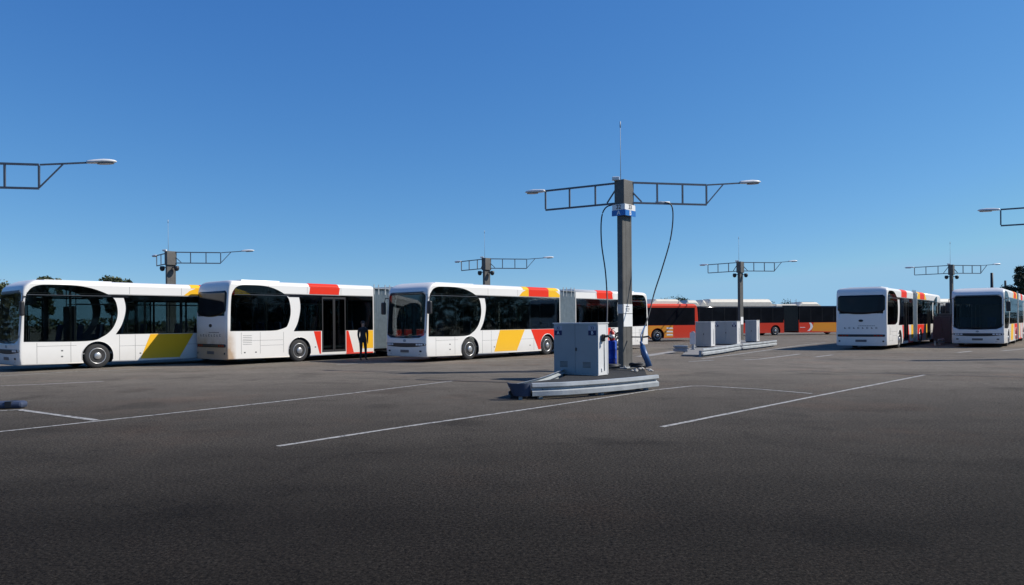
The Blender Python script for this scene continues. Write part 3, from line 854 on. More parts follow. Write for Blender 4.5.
def build_mast(left_ang, right_ang, cables=False, camera_box=True):
    root = thing('charging_mast', (0,0,0), 0)
    a = radians(48)
    # pole: box .56 x .2 turned along the island, with recess lines
    mb = MB(); mb.box(-.28, .28, -.10, .10, 0, 5.4)
    mb.box(-.28, .28, -.115, -.10, 0, 5.4) if False else None
    po = mb.build('pole', M_POLE, root, (0,0,0), a)
    mb = MB(); mb.box(-.25,-.19,-.106,-.101,.02,5.38); mb.box(.19,.25,-.106,-.101,.02,5.38)
    mb.box(-.07,.07,-.104,-.101,.02,5.38)
    mb.build('pole_flange', M_POLE, po)
    mb = MB(); mb.box(-.30, .30, -.19, .19, 5.405, 6.27, bev=.01)
    mb.build('mast_head', M_POLE, root, (0,0,0), a)
    mb = MB(); mb.box(-.45,.45,-.3,.3,0,.03); 
    for sx in (-.38,.38):
        for sy in (-.22,.22): mb.lathe([(.03,.03),(.03,.075),(.015,.09)], 'z', (sx,sy,0), 6)
    mb.build('base_plate', M_STEEL, root, (0,0,0.0), a)
    H1, H0 = 6.22, 5.54
    for nm, ang, long in (('arm', left_ang, False), ('arm', right_ang, True)):
        mb = MB(); st = .22
        L = 2.98
        for yy in (0,):
            mb.bar((st,yy,H1), (L,yy,H1), .05, .06); mb.bar((st,yy,H0), (L,yy,H0), .05, .06)
            for x in ((1.05, 2.03, L) if not long else (1.18, 2.1, L)): mb.bar((x,yy,H0+.031), (x,yy,H1-.031), .05)
            mb.bar((st, yy, H1-.10), (.62, yy, H0+.04), .04) if not long else mb.bar((st, yy, H1-.25), (.62, yy, H0+.04), .04)
        if long:
            mb.bar((L+.03,0,H1), (L+1.25,0,H1+.10), .045)
            mb.bar((L,0,H0+.02), (L+.62,0,H1+.03), .035)
        arm = mb.build(nm, M_TRUSS, root, (0,0,0), ang)
        lp = lamp_mesh(arm)
        lp.location = (L+.03, 0, H1-.02) if not long else (L+1.25, 0, H1+.09)
        if not long:
            lp.rotation_euler = (0, -radians(2), 0)
        else: lp.rotation_euler = (0, -radians(4), 0)
    mb = MB(); mb.tube([(-.12,-.05,6.2),(-.12,-.05,7.1),(-.12,-.05,8.05)], [.014,.010,.008], 6); mb.tube([(-.12,-.05,8.05),(-.12,-.05,8.25)], .02, 6)
    mb.build('antenna', M_STEEL, root)
    mb = MB(); mb.box(-.42,-.18,-.22,-.08,6.26,6.38,bev=.02); mb.bar((-.3,-.15,6.28),(-.15,-.05,6.2),.04); 
    cm = mb.build('floodlight', M_LUM, root)
    if camera_box:
        for k, dx in enumerate((-.48, .42)):
            mb = MB(); mb.lathe([(.02,.16),(.13,.15),(.15,.05),(.15,-.02),(.11,-.12),(.03,-.16)], 'z', (dx, -.1, 5.18), 14); mb.bar((0,0,5.25),(dx,-.1,5.25),.05)
            mb.build('cable_reel', M_BLACK, root)
    return root
AL, AR = radians(131), radians(11.5)
# main mast
mz = .12
main = build_mast(radians(149.5), AR, True, False)
PM = Vector((3.80, 24.85))
main.location = (PM.x, PM.y, mz-.02)
tag(main, 'tall grey mast nearest the camera with A and B signs and hanging black cables', 'charging mast', 'grey charging masts with lamp arms')
# A/B sign plates wrapped on its head (two faces)
a = radians(48)
d = Vector((cos(a), sin(a), 0)); n = Vector((-sin(a), cos(a), 0))
for ctr, out, wid, ch in ((Vector((0,0,0)) - d*.33, -d, .50, 'A'), (Vector((0,0,0)) - n*.225, -n, .62, 'B')):
    ang = math.atan2(out.y, out.x) + pi/2
    mb = MB(); mb.box(-wid/2, wid/2, -.012, .012, 5.26, 5.45); sp = mb.build('sign_plate', M_SIGNWHITE, main, ctr, ang)
    mb = MB(); mb.box(-wid/2-.02, wid/2+.02, -.012, .012, 5.07, 5.257); sb = mb.build('sign_plate', M_SIGNBLUE, main, ctr, ang)
    text_part('32' if ch == 'A' else '33', .20, sp, (0, -.014, 5.355), (pi/2, 0, 0), M_INK)
    text_part(ch, .21, sb, (0, -.014, 5.163), (pi/2, 0, 0), M_SIGNWHITE)
# paper notices on the pole
mb = MB(); mb.box(-.26, .27, -.004, .004, 1.82, 2.13)
nt1 = mb.build('notice', M_SIGNWHITE, main, -n*.112, a); nt1['label'] = 'white paper notice with a few faint lines'
mb = MB(); mb.box(-.26, .27, -.004, .004, 1.50, 1.81) if False else mb.box(-.26, .27, -.004, .004, 1.38, 1.80)
mb.build('notice', M_SIGNWHITE, main, -n*.112, a)
mb = MB()
for z, w in ((2.05,.15),(1.97,.2),(1.9,.1)): mb.box(-w/2-.05, w/2, -.006, -.0045, z-.012, z+.012)
mb.build('notice_print', M_INK, nt1)
mb = MB(); mb.box(-.104,.10,-.004,.004,1.82,2.12); o_ = mb.build('notice', mat('grey_notice', (.5,.5,.5), .5), main, -d*.288, a-pi/2)
# hanging charging cables (local coords of the mast, built in world directions)
def hang(pts, r=.022):
    P = smooth3([Vector(p) for p in pts]); mb = MB(); mb.tube(P, r, 8); return mb.build('charging_cable', M_CABLE, main)
def smooth3(P, sub=8):
    out = []; n_ = len(P)
    for i in range(n_-1):
        p0, p1, p2, p3 = P[max(i-1,0)], P[i], P[i+1], P[min(i+2,n_-1)]
        for k in range(sub):
            t = k/sub
            out.append(.5*((2*p1)+(-p0+p2)*t+(2*p0-5*p1+4*p2-p3)*t*t+(-p0+3*p1-3*p2+p3)*t**3))
    out.append(P[-1]); return out
M0 = Vector((PM.x, PM.y, mz-.02))
c1 = hang([(-.25,.08,5.50),(-.58,.2,5.42),(-.74,.2,5.05),(-.76,.1,4.2),(-.66,-.1,3.2),(-.66,-.5,2.2),(-.82,-1.6,1.45),(-.95,-2.7,1.25)])
c2 = hang([(1.25,.26,5.60),(1.62,.3,5.52),(1.70,.3,5.1),(1.58,.2,4.3),(1.25,.0,3.3),(.95,-.2,2.5),(.68,-.6,1.75),(.48,-.9,1.35),(.36,-1.2,1.0),(.30,-1.3,.6),(.40,-1.4,.3)])
mb = MB(); mb.tube([(1.1,.225,5.585),(1.6,.325,5.585)], .03, 8); mb.build('cable_clamp', M_LUM, main)
# the plug hanging by the post
mb = MB(); mb.tube([(.50,-.9,1.40),(.30,-1.3,1.12),(.27,-1.5,.88)], .022, 7)
mb.tube([(.26,-1.48,.92),(.30,-1.5,.78)], [.04,.055], 10)
mb.tube([(.30,-1.5,.78),(.50,-1.6,.13)], [.085,.10], 12)
mb.tube([(.40,-1.55,.5),(.28,-1.54,.56)], .03, 6)
mb.build('charging_plug', M_PLUG, main)
mb = MB(); mb.tube([(.50,-.3,1.02),(.72,-.34,1.05),(.80,-.36,.97)], .03, 7); mb.bar((.2,-.1,1.03),(.5,-.3,1.03),.04)
mb.build('plug_hook', M_BLACK, main)

# other masts
GM = 'grey charging masts with lamp arms'
m2 = build_mast(AL, AR)
masts = [((740.4, 262.0), 'grey mast between twin cabinets in front of the long orange bus'),
         ((170.8, 251.7), 'grey mast rising behind the leftmost white bus, short-looking left arm'),
         ((486.6, 258.4), 'grey mast rising behind the white bus with yellow and red panels'),
         ((951.5, 265.0), 'grey mast between the two right-hand white buses')]
MPOS = []
for i, ((mx_, my_), lab) in enumerate(masts):
    m_ = m2 if i == 0 else copy_tree(m2)
    u_, w_ = mx_-512, my_-292.5
    u = u_-ROLL*w_; w = w_+ROLL*u_-29
    Z = 740*(POLE_H-.02-CAMH)/(-w)
    m_.location = (u*Z/740, Z, .0); MPOS.append((u*Z/740, Z))
    tag(m_, lab, 'charging mast', GM)
ml = build_mast(radians(149.5), AR, camera_box=False); ml.location = (-16.4, 20.55, .05); tag(ml, 'mast mostly out of frame, one lamp arm reaching in at the upper left', 'charging mast', GM)
mr_ = build_mast(radians(149.5), AR, camera_box=False); mr_.location = (23.15, 29.6, .0); tag(mr_, 'mast mostly out of frame, one lamp arm entering at the right edge', 'charging mast', GM)

# ------------------------------------------------------------------ cabinets
def build_cabinet(w, dp, h, signs=True, name='charging_cabinet', handle=True, M_CAB=M_CAB, M_CABDOOR=M_CABDOOR):
    """local: front face at y=-dp/2 facing -y; width along x"""
    root = thing(name, (0,0,0), 0)
    mb = MB(); mb.box(-w/2, w/2, -dp/2, dp/2, .06, h-.03, bev=.008); mb.build('housing', M_CAB, root)
    mb = MB(); mb.box(-w/2+.03, w/2-.03, -dp/2+.03, dp/2-.03, 0, .06); mb.build('plinth', M_BLACK, root)
    mb = MB(); mb.box(-w/2-.02, w/2+.02, -dp/2-.03, dp/2+.02, h-.03, h, bev=.006); mb.build('roof', M_CAB, root)
    for s in (-1, 1):
        x0, x1 = (-w/2+.015, -.004) if s < 0 else (.004, w/2-.015)
        mb = MB(); mb.box(x0, x1, -dp/2-.018, -dp/2-.001, .09, h-.05, bev=.004)
        dr = mb.build('door', M_CABDOOR, root)
        if s > 0 and handle:
            mb = MB(); mb.box(x0+.015, x0+.055, -dp/2-.035, -dp/2-.018, h*.48, h*.54, bev=.005); mb.build('handle', M_BLACK, dr)
        if signs:
            cx = (-w/2+.17) if s < 0 else (w/2-.17)
            mb = MB(); mb.box(cx-.13, cx+.13, -dp/2-.023, -dp/2-.0185, h-.22, h-.08); s1 = mb.build('sign_plate', mat('grey_label', (.42,.42,.46), .5), dr)
            mb = MB(); mb.box(cx-.13, cx+.13, -dp/2-.023, -dp/2-.0185, h-.36, h-.222); s2 = mb.build('sign_plate', M_NAVY, dr)
            text_part('32' if s < 0 else '33', .12, s1, (cx, -dp/2-.024, h-.155), (pi/2,0,0), M_NAVY, .001)
            text_part('A' if s < 0 else 'B', .13, s2, (cx, -dp/2-.024, h-.292), (pi/2,0,0), M_SIGNWHITE, .001)
    # right end: edge strips and small plate
    for yy in (-dp/2+.03, dp/2-.03):
        mb = MB(); mb.box(w/2+.001, w/2+.010, yy-.025, yy+.025, .1, h-.06); mb.build('corner_strip', M_CAB, root)
    mb = MB(); mb.tube([(w/2+.012, .06, .18), (w/2+.02, .06, h*.72)], .010, 6); mb.build('conduit', M_STEEL, root)
    return root
CA = radians(-38)
ct = Vector((2.02, 21.45))
cabm = build_cabinet(1.50, .55, 1.55)
cabm.location = (1.98, 21.42, .08); cabm.rotation_euler = (0,0,CA)
tag(cabm, 'large grey two-door electrical cabinet with A and B labels on the nearest island', 'electrical cabinet', 'grey charging cabinets')
for k in range(5):
    mb = MB(); mb.box(-.52, -.26, -.2985, -.2935, .28+k*.035, .292+k*.035); mb.build('vent_slot', M_BLACK, cabm)
    mb = MB(); mb.box(.26, .52, -.2985, -.2935, .28+k*.035, .292+k*.035); mb.build('vent_slot', M_BLACK, cabm)
# plug holder on the right end
mb = MB(); mb.box(.765, .83, -.12, .02, 1.02, 1.22, bev=.02); mb.tube([(.80,-.05,1.15),(.93,-.02,1.17),(.98,.05,1.10)], .035, 8); mb.tube([(.84,.02,1.16),(.90,.14,1.2),(.86,.2,1.24)], .02, 6)
mb.build('plug_holder', M_BLACK, cabm)
mb = MB(); mb.box(.765, .772, -.09, -.03, .17, .27); mb.build('warning_label', M_SIGNWHITE, cabm)

# ------------------------------------------------------------------ guard rail
def guard_rail(pts, z0, z1, label, group, posts=True, name='guard_rail', closed_end=None, samples=10):
    """W profile beam following pts (plan), outward side = right hand of the path direction"""
    root = thing(name, (pts[0][0], pts[0][1], 0), 0, label, 'guard rail', group)
    P = smooth3([Vector((x, y, 0)) for x, y in pts], samples) if len(pts) > 2 else [Vector((*pts[0],0)), Vector((*pts[1],0))]
    O = Vector((pts[0][0], pts[0][1], 0))
    h = z1-z0
    prof = [(.02,0),(.075,.05),(.080,.38),(.015,.50),(.012,.53),(.015,.60),(.080,.72),(.070,.97),(.02,1.0),(.018,1.0),(.016,1.0)]
    mb = MB(); V = []; W = []
    for i, p_ in enumerate(P):
        a_ = P[max(i-1,0)]; b_ = P[min(i+1,len(P)-1)]; dd_ = (b_-a_).normalized(); nn = Vector((dd_.y, -dd_.x, 0))
        V.append([mb.bm.verts.new(p_-O+nn*o_+Vector((0,0,z0+h*q))) for o_, q in prof])
        W.append([mb.bm.verts.new(p_-O+nn*(o_-.012)+Vector((0,0,z0+h*q))) for o_, q in prof])
    for i in range(len(P)-1):
        for k in range(len(prof)-1):
            mb.bm.faces.new([V[i][k],V[i+1][k],V[i+1][k+1],V[i][k+1]]); mb.bm.faces.new([W[i][k],W[i][k+1],W[i+1][k+1],W[i+1][k]])
        for k in (0, len(prof)-1): mb.bm.faces.new([V[i][k],V[i+1][k],W[i+1][k],W[i][k]])
    for i in (0, len(P)-1):
        for k in range(len(prof)-1): mb.bm.faces.new([V[i][k],V[i][k+1],W[i][k+1],W[i][k]])
    mb.build('beam', M_STEEL, root)
    tot = sum((P[i+1]-P[i]).length for i in range(len(P)-1)); npst = max(2, int(tot/1.3)+1)
    acc = 0; k = 0
    for i in range(len(P)-1):
        seg = (P[i+1]-P[i]).length
        while k < npst and acc+seg >= (k+.15)/(npst-.7)*tot*.999:
            t = min(1,max(0,((k+.15)/(npst-.7)*tot-acc)/seg)); q = P[i].lerp(P[i+1], t)-O
            dd_ = (P[i+1]-P[i]).normalized(); nn = Vector((dd_.y,-dd_.x,0)); q2 = q-nn*(.14 if posts else .0)
            mb = MB(); mb.box(-.04,.04,-.05,.05,-.0,z1-.10 if posts else z0+.04); o_ = mb.build('post', M_STEEL, root, (q2.x,q2.y,0), math.atan2(dd_.y,dd_.x))
            mb = MB(); mb.lathe([(.016,0),(.016,.018)], 'y', (0,0,0), 6); 
            b_ = mb.build('bolt', M_BLACK, root, tuple(q+nn*.0+Vector((0,0,z0+h*.5)))); b_.rotation_euler = (0,0,math.atan2(dd_.y,dd_.x)+pi)
            k += 1
        acc += seg
    return root
GR = 'galvanised guard rails round the charging islands'
guard_rail([(.40,15.85),(1.25,16.15),(2.4,16.95),(3.5,18.0)], .07, .36, 'pale curved guard rail along the front of the nearest island', GR)
guard_rail([(2.2,24.4),(1.05,19.4),(.45,17.4),(-.02,16.25)], .05, .29, 'guard rail on the shaded far side of the nearest island', GR, posts=False)
mb = MB(); rt = thing("rail_end", (.15,15.86,0), 0, 'dark rounded guard rail end piece at the tip of the nearest island', 'rail end')
V = []
P = smooth3([Vector((-.27,.14,0)), Vector((-.2,-.03,0)), Vector((0,-.1,0)), Vector((.18,-.07,0)), Vector((.26,.04,0))], 6)
for p_ in P: V.append([mb.bm.verts.new(Vector((p_.x*q_+.06*(1-q_)*3, p_.y*q_, z))) for z, q_ in ((.08,.70),(.15,.78),(.22,.86),(.29,.94),(.355,1.0))])
for i in range(len(P)-1):
    for k in range(4): mb.bm.faces.new([V[i][k],V[i+1][k],V[i+1][k+1],V[i][k+1]])
sh = mb.build('end_wrap', M_KERB_SHADE, rt)  # shade on the steel end piece, painted in with the dark kerb colour
sm = sh.modifiers.new('s','SOLIDIFY'); sm.thickness = .02
mb = MB(); mb.box(-.04,.04,0,.09,0,.3); mb.build('post', M_STEEL, rt, (.02,.02,0))
# island bed
def bed(pts, h, name='island_bed', m=M_GRAVEL, rise=0):
    mb = MB(); mb.prism(pts, 'z', .0, h)
    if rise:
        for v_ in mb.bm.verts:
            if v_.co.z > .01: v_.co.z += rise*max(0, min(1, (20.5-v_.co.y)/2.6))
        bmesh.ops.triangulate(mb.bm, faces=mb.bm.faces[:])
    o = mb.build(name, m); o['kind'] = 'structure'; return o
bed([(-.05,16.1),(.3,16.0),(1.2,16.4),(2.35,17.2),(3.3,18.2),(3.75,20.6),(4.1,22.8),(4.5,25.6),(3.0,26.2),(2.3,24.3),(1.2,19.4),(.55,17.4)], .10, rise=.17)

# blue drum with red and white items
drum = thing('plastic_drum', (3.28,25.3,.10), 0, 'bright blue plastic drum beside the pole of the nearest mast', 'drum')
mb = MB(); mb.lathe([(.26,0),(.29,.02),(.29,.28),(.30,.30),(.29,.32),(.29,.58),(.30,.60),(.29,.62),(.29,.86),(.26,.90),(.25,.88)], 'z', n=30)
mb.build('drum_body', M_DRUM, drum)
mb = MB(); mb.lathe([(.05,.88),(.05,.93),(.03,.94)], 'z', (.12,0,0), 14); mb.build('bung', M_BLACK, drum)
ex = thing('fire_extinguisher', (3.40,25.2,1.005), 0, 'small red bottle with white label standing on the blue drum', 'extinguisher')
mb = MB(); mb.lathe([(.08,0),(.09,.02),(.09,.27),(.06,.33),(.03,.35),(.03,.39)], 'z', n=20); mb.build('cylinder_body', M_REDPL, ex)
mb = MB(); mb.tube([(-.05,0,.39),(.09,0,.41)], .016, 6); mb.tube([(0,0,.38),(.12,0,.28),(.13,0,.1)], .012, 6); mb.build('handle', M_BLACK, ex)
mb = MB(); mb.lathe([(.0925,.08),(.0925,.2)], 'z', n=20); mb.build('warning_label', M_SIGNWHITE, ex)
jug = thing('jerry_can', (3.02,25.1,1.005), .3, 'red plastic canister standing on the blue drum', 'canister')
mb = MB(); mb.box(-.11,.11,-.07,.07,0,.24,bev=.03); mb.build('can_body', M_REDPL, jug)
mb = MB(); mb.tube([(-.06,0,.23),(-.05,0,.30),(.04,0,.30),(.05,0,.23)], .014, 6); mb.build('handle', M_REDPL, jug)
mb = MB(); mb.lathe([(.025,.23),(.025,.28)], 'z', (.08,0,0), 10); mb.build('cap', M_BLACK, jug)
# coils of cable on the bed
def coil(x, y, R, turns, label):
    mb = MB(); P = []
    rr = random.Random(int(x*100))
    for i in range(int(turns*16)):
        a_ = 2*pi*i/16; r_ = R*(1+.12*sin(i*.7)+.05*rr.random())
        P.append(Vector((r_*cos(a_), r_*.8*sin(a_), .04+.028*(i/16)+.02*rr.random())))
    mb.tube(P, .028, 6)
    o = mb.build('cable_coil', M_CABLE, None, (x,y,.10)); tag(o, label, 'cable coil', 'coiled charging cables'); return o
coil(3.15, 24.1, .32, 4, 'loose black cable coil between the cabinet and the mast pole')
coil(4.1, 24.2, .24, 5, 'loose black cable coil just past the foot of the nearest mast')
# stones
mb = MB(); rr = random.Random(5)
for k in range(14):
    r_ = rr.uniform(.03,.07); x_, y_ = rr.uniform(3.7,4.35), rr.uniform(22.6,24.0)
    mb.lathe([(r_*.5,.0),(r_,r_*.5),(r_*.8,r_*.9),(r_*.2,r_*1.2)], 'z', (x_,y_,.1), 7, smooth=False)
o_ = mb.build('stones', mat('pale_stone',(.4,.38,.34),.9)); tag(o_, kind='stuff')

# ------------------------------------------------------------------ second island (behind)
cab2 = [(723.5, 346.0, 1.35, .5, 'grey cabinet with pale end in the middle of the second island', True, 1.56),
        (704.5, 348.5, 1.05, .5, 'grey cabinet nearest the rail end of the second island', False, 1.58),
        (757.5, 343.8, .9, .5, 'grey cabinet right of the mast on the second island', True, 1.66)]
cdef = [((8.87+4.3, 43.6), 1.25), ((8.87+2.3, 40.9), .85), ((16.9, 50.4), .9)]
labs = ['middle grey cabinet on the second island, in front of its mast', 'nearest grey cabinet on the second island, with a shaded end wall', 'grey cabinet just right of the pole on the second island']
for (x_, y_, w_, h_, dx_), lab in zip(((13.75,47.3,1.5,1.50,0),(11.3,43.3,.95,1.50,0),(16.95,52.2,.8,1.55,0)), labs):
    c_ = build_cabinet(w_, .6, h_, signs=(w_ > 1.2))
    c_.location = (x_, y_, .09); c_.rotation_euler = (0,0,CA); tag(c_, lab, 'electrical cabinet', 'grey charging cabinets')
q = [px(702,357), px(742,350.5), px(776,346.2), px(694,353.6)]
guard_rail([(q[0].x,q[0].y),(q[0].x*.6+q[1].x*.4+.1,q[0].y*.6+q[1].y*.4),(q[1].x-.15,q[1].y-.15)], .07, .38, 'near guard rail of the second island, left length', GR)
guard_rail([(q[1].x,q[1].y),((q[1].x+q[2].x)/2+.1,(q[1].y+q[2].y)/2),(q[2].x,q[2].y)], .07, .38, 'guard rail of the second island, right length past the mast', GR)
e = px(675,353.5)
guard_rail([(e.x+.75,e.y+.9),(e.x,e.y),(e.x+.55,e.y-.55)], .10, .42, 'small detached bend of guard rail left of the second island', GR)
bed([(q[0].x-.7,q[0].y+.8),(q[0].x+.1,q[0].y+.25),(q[1].x,q[1].y+.4),(q[2].x,q[2].y+.4),(18.4,56.5),(17.4,57.2),(14.0,51.0),(11.2,46.0)], .085, m=mat('concrete_bed',(.20,.195,.185),.9,var=.2,scale=3,bump=.3))
sg = thing('control_post', (9.75,39.9,.09), CA, 'thin pale upright plate at the near end of the second island', 'post')
mb = MB(); mb.box(-.07,.07,-.035,.035,0,.98,bev=.01); mb.build('post', M_STEEL, sg)
mb = MB(); mb.box(-.16,.16,-.055,-.037,.28,.92,bev=.01); mb.build('panel', M_CAB, sg)
mb = MB(); mb.box(-.12,.12,-.06,.06,0,.03); mb.build('base_plate', M_STEEL, sg)
# cabinet notice on mast 2
mb = MB(); mb.box(-.22,.22,-.004,.004,1.3,1.9)
mb.build('notice', M_SIGNWHITE, m2, -n*.116, a)
# third island, between the right-hand buses
mx3, my3 = MPOS[3]
labs3 = ['dark cabinet in shade just left of the right-hand mast', 'cabinet in the shade under the right-hand mast']
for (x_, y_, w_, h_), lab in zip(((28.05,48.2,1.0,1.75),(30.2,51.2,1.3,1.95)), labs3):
    c_ = build_cabinet(w_, .7, h_, signs=False, M_CAB=mat('shaded_cabinet_paint',(.12,.12,.125),.5), M_CABDOOR=mat('shaded_cabinet_door',(.07,.07,.075),.5)); c_.location = (x_, y_, .05); c_.rotation_euler = (0,0,CA)  # cabinet grey darkened: the shade between the buses is put into the colour
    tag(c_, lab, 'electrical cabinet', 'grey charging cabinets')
guard_rail([(26.0,45.3),(27.3,46.9)], .07, .38, 'guard rail in the shade between the two right-hand buses', GR)
# blue-grey kerb block at the left edge
kb = thing('kerb_block', (-10.55,15.0,.004), radians(8), 'low dark blue rounded kerb block at the left edge of the yard', 'kerb block')
mb = MB(); mb.box(-1.0,.62,-.14,.14,0,.14,bev=.055); mb.build('block_body', M_KERB_SHADE, kb)
mb = MB(); mb.box(.3,.42,-.143,.143,.03,.1435); mb.build('joint_band', M_BLACK, kb)

# ------------------------------------------------------------------ person
def build_person():
    root_loc = Vector((-6.62, 32.85, .002))
    me = bpy.data.meshes.new('person')
    J = {'pelvis':(0,0,.95,.135),'waist':(0,0,1.1,.125),'chest':(0,.0,1.32,.15),'neck':(0,0,1.48,.062),'neck2':(0,-.01,1.53,.055),'head':(0,-.02,1.62,.085),'top':(0,-.015,1.70,.075),
         'hl':(-.09,0,.90,.095),'kl':(-.10,-.02,.50,.062),'al':(-.11,.02,.09,.04),'tl':(-.13,-.14,.035,.035),
         'hr':(.09,0,.90,.095),'kr':(.11,-.02,.50,.062),'ar':(.13,.02,.09,.04),'tr':(.16,-.14,.035,.035),
         'sl':(-.18,0,1.41,.065),'el':(-.205,.02,1.13,.05),'wl':(-.185,-.06,.88,.033),'sr':(.18,0,1.41,.065),'er':(.21,.02,1.13,.05),'wr':(.18,-.08,.90,.033)}
    E = [('pelvis','waist'),('waist','chest'),('chest','neck'),('neck','neck2'),('neck2','head'),('head','top'),('pelvis','hl'),('hl','kl'),('kl','al'),('al','tl'),
         ('pelvis','hr'),('hr','kr'),('kr','ar'),('ar','tr'),('chest','sl'),('sl','el'),('el','wl'),('chest','sr'),('sr','er'),('er','wr')]
    # hands: palm + five fingers
    for s, w in (('l','wl'),('r','wr')):
        wx, wy, wz, _ = J[w]
        J['p'+s] = (wx, wy-.02, wz-.08, .026); E.append((w,'p'+s))
        for k in range(4):
            ox = (k-1.5)*.02
            L_ = (.07,.08,.075,.055)[k]
            J['f%d%s'%(k,s)] = (wx+.004, wy-.02+ox, wz-.08-L_*.55, .009); J['g%d%s'%(k,s)] = (wx+(.012 if s=='l' else -.012), wy-.025+ox, wz-.08-L_, .008)
            E += [('p'+s,'f%d%s'%(k,s)),('f%d%s'%(k,s),'g%d%s'%(k,s))]
        J['t'+s+'h'] = (wx, wy-.065, wz-.09, .010); E.append(('p'+s,'t'+s+'h'))
    keys = list(J); idx = {k:i for i,k in enumerate(keys)}
    me.from_pydata([J[k][:3] for k in keys], [(idx[a_],idx[b_]) for a_,b_ in E], [])
    o = bpy.data.objects.new('person', me); COL.objects.link(o)
    sk = o.modifiers.new('skin','SKIN'); 
    for i,k in enumerate(keys):
        r_ = J[k][3]; me.skin_vertices[0].data[i].radius = (r_, r_*(.8 if k in ('chest','waist','pelvis') else 1)); 
    me.skin_vertices[0].data[0].use_root = True
    ss = o.modifiers.new('sub','SUBSURF'); ss.levels = 2; ss.render_levels = 2
    baked(o)
    me = o.data; me.materials.clear()
    sk_m = mat('skin',(.45,.27,.19),.6); ja = mat('dark_jacket',(.028,.027,.030),.85); tr = mat('dark_trousers',(.028,.028,.032),.85); shm = mat('shoe_leather',(.02,.018,.016),.5); hr_ = mat('brown_hair',(.07,.05,.035),.8)
    for m_ in (sk_m, ja, tr, shm): me.materials.append(m_)
    for p_ in me.polygons:
        c = p_.center; p_.use_smooth = True
        p_.material_index = 0 if c.z > 1.50 else (1 if c.z > .93 else (2 if c.z > .09 else 3))
        if abs(c.x) > .17 and c.z < .89: p_.material_index = 0
    o.location = root_loc; o.rotation_euler = (0,0,radians(28))
    tag(o, 'person in black jacket and trousers standing beside the bus with the black double door', 'person')
    mb = MB(); mb.lathe([(.088,1.60),(.098,1.66),(.085,1.73),(.04,1.765)], 'z', (0,.012,0), 16); mb.build('hair', hr_, o)
    mb = MB()
    for s in (-1,1): mb.lathe([(.011,-.004),(.011,.004)], 'y', (s*.032,-.103,1.63), 8)
    mb.build('eye', M_BLACK, o)
    mb = MB(); mb.prism([(-.104,1.625),(-.128,1.59),(-.10,1.585)], 'x', -.012, .012); mb.build('nose', sk_m, o)
    mb = MB(); mb.box(-.025,.025,-.100,-.094,1.555,1.562); mb.build('mouth', mat('lips',(.3,.1,.08),.6), o)
    return o
build_person()

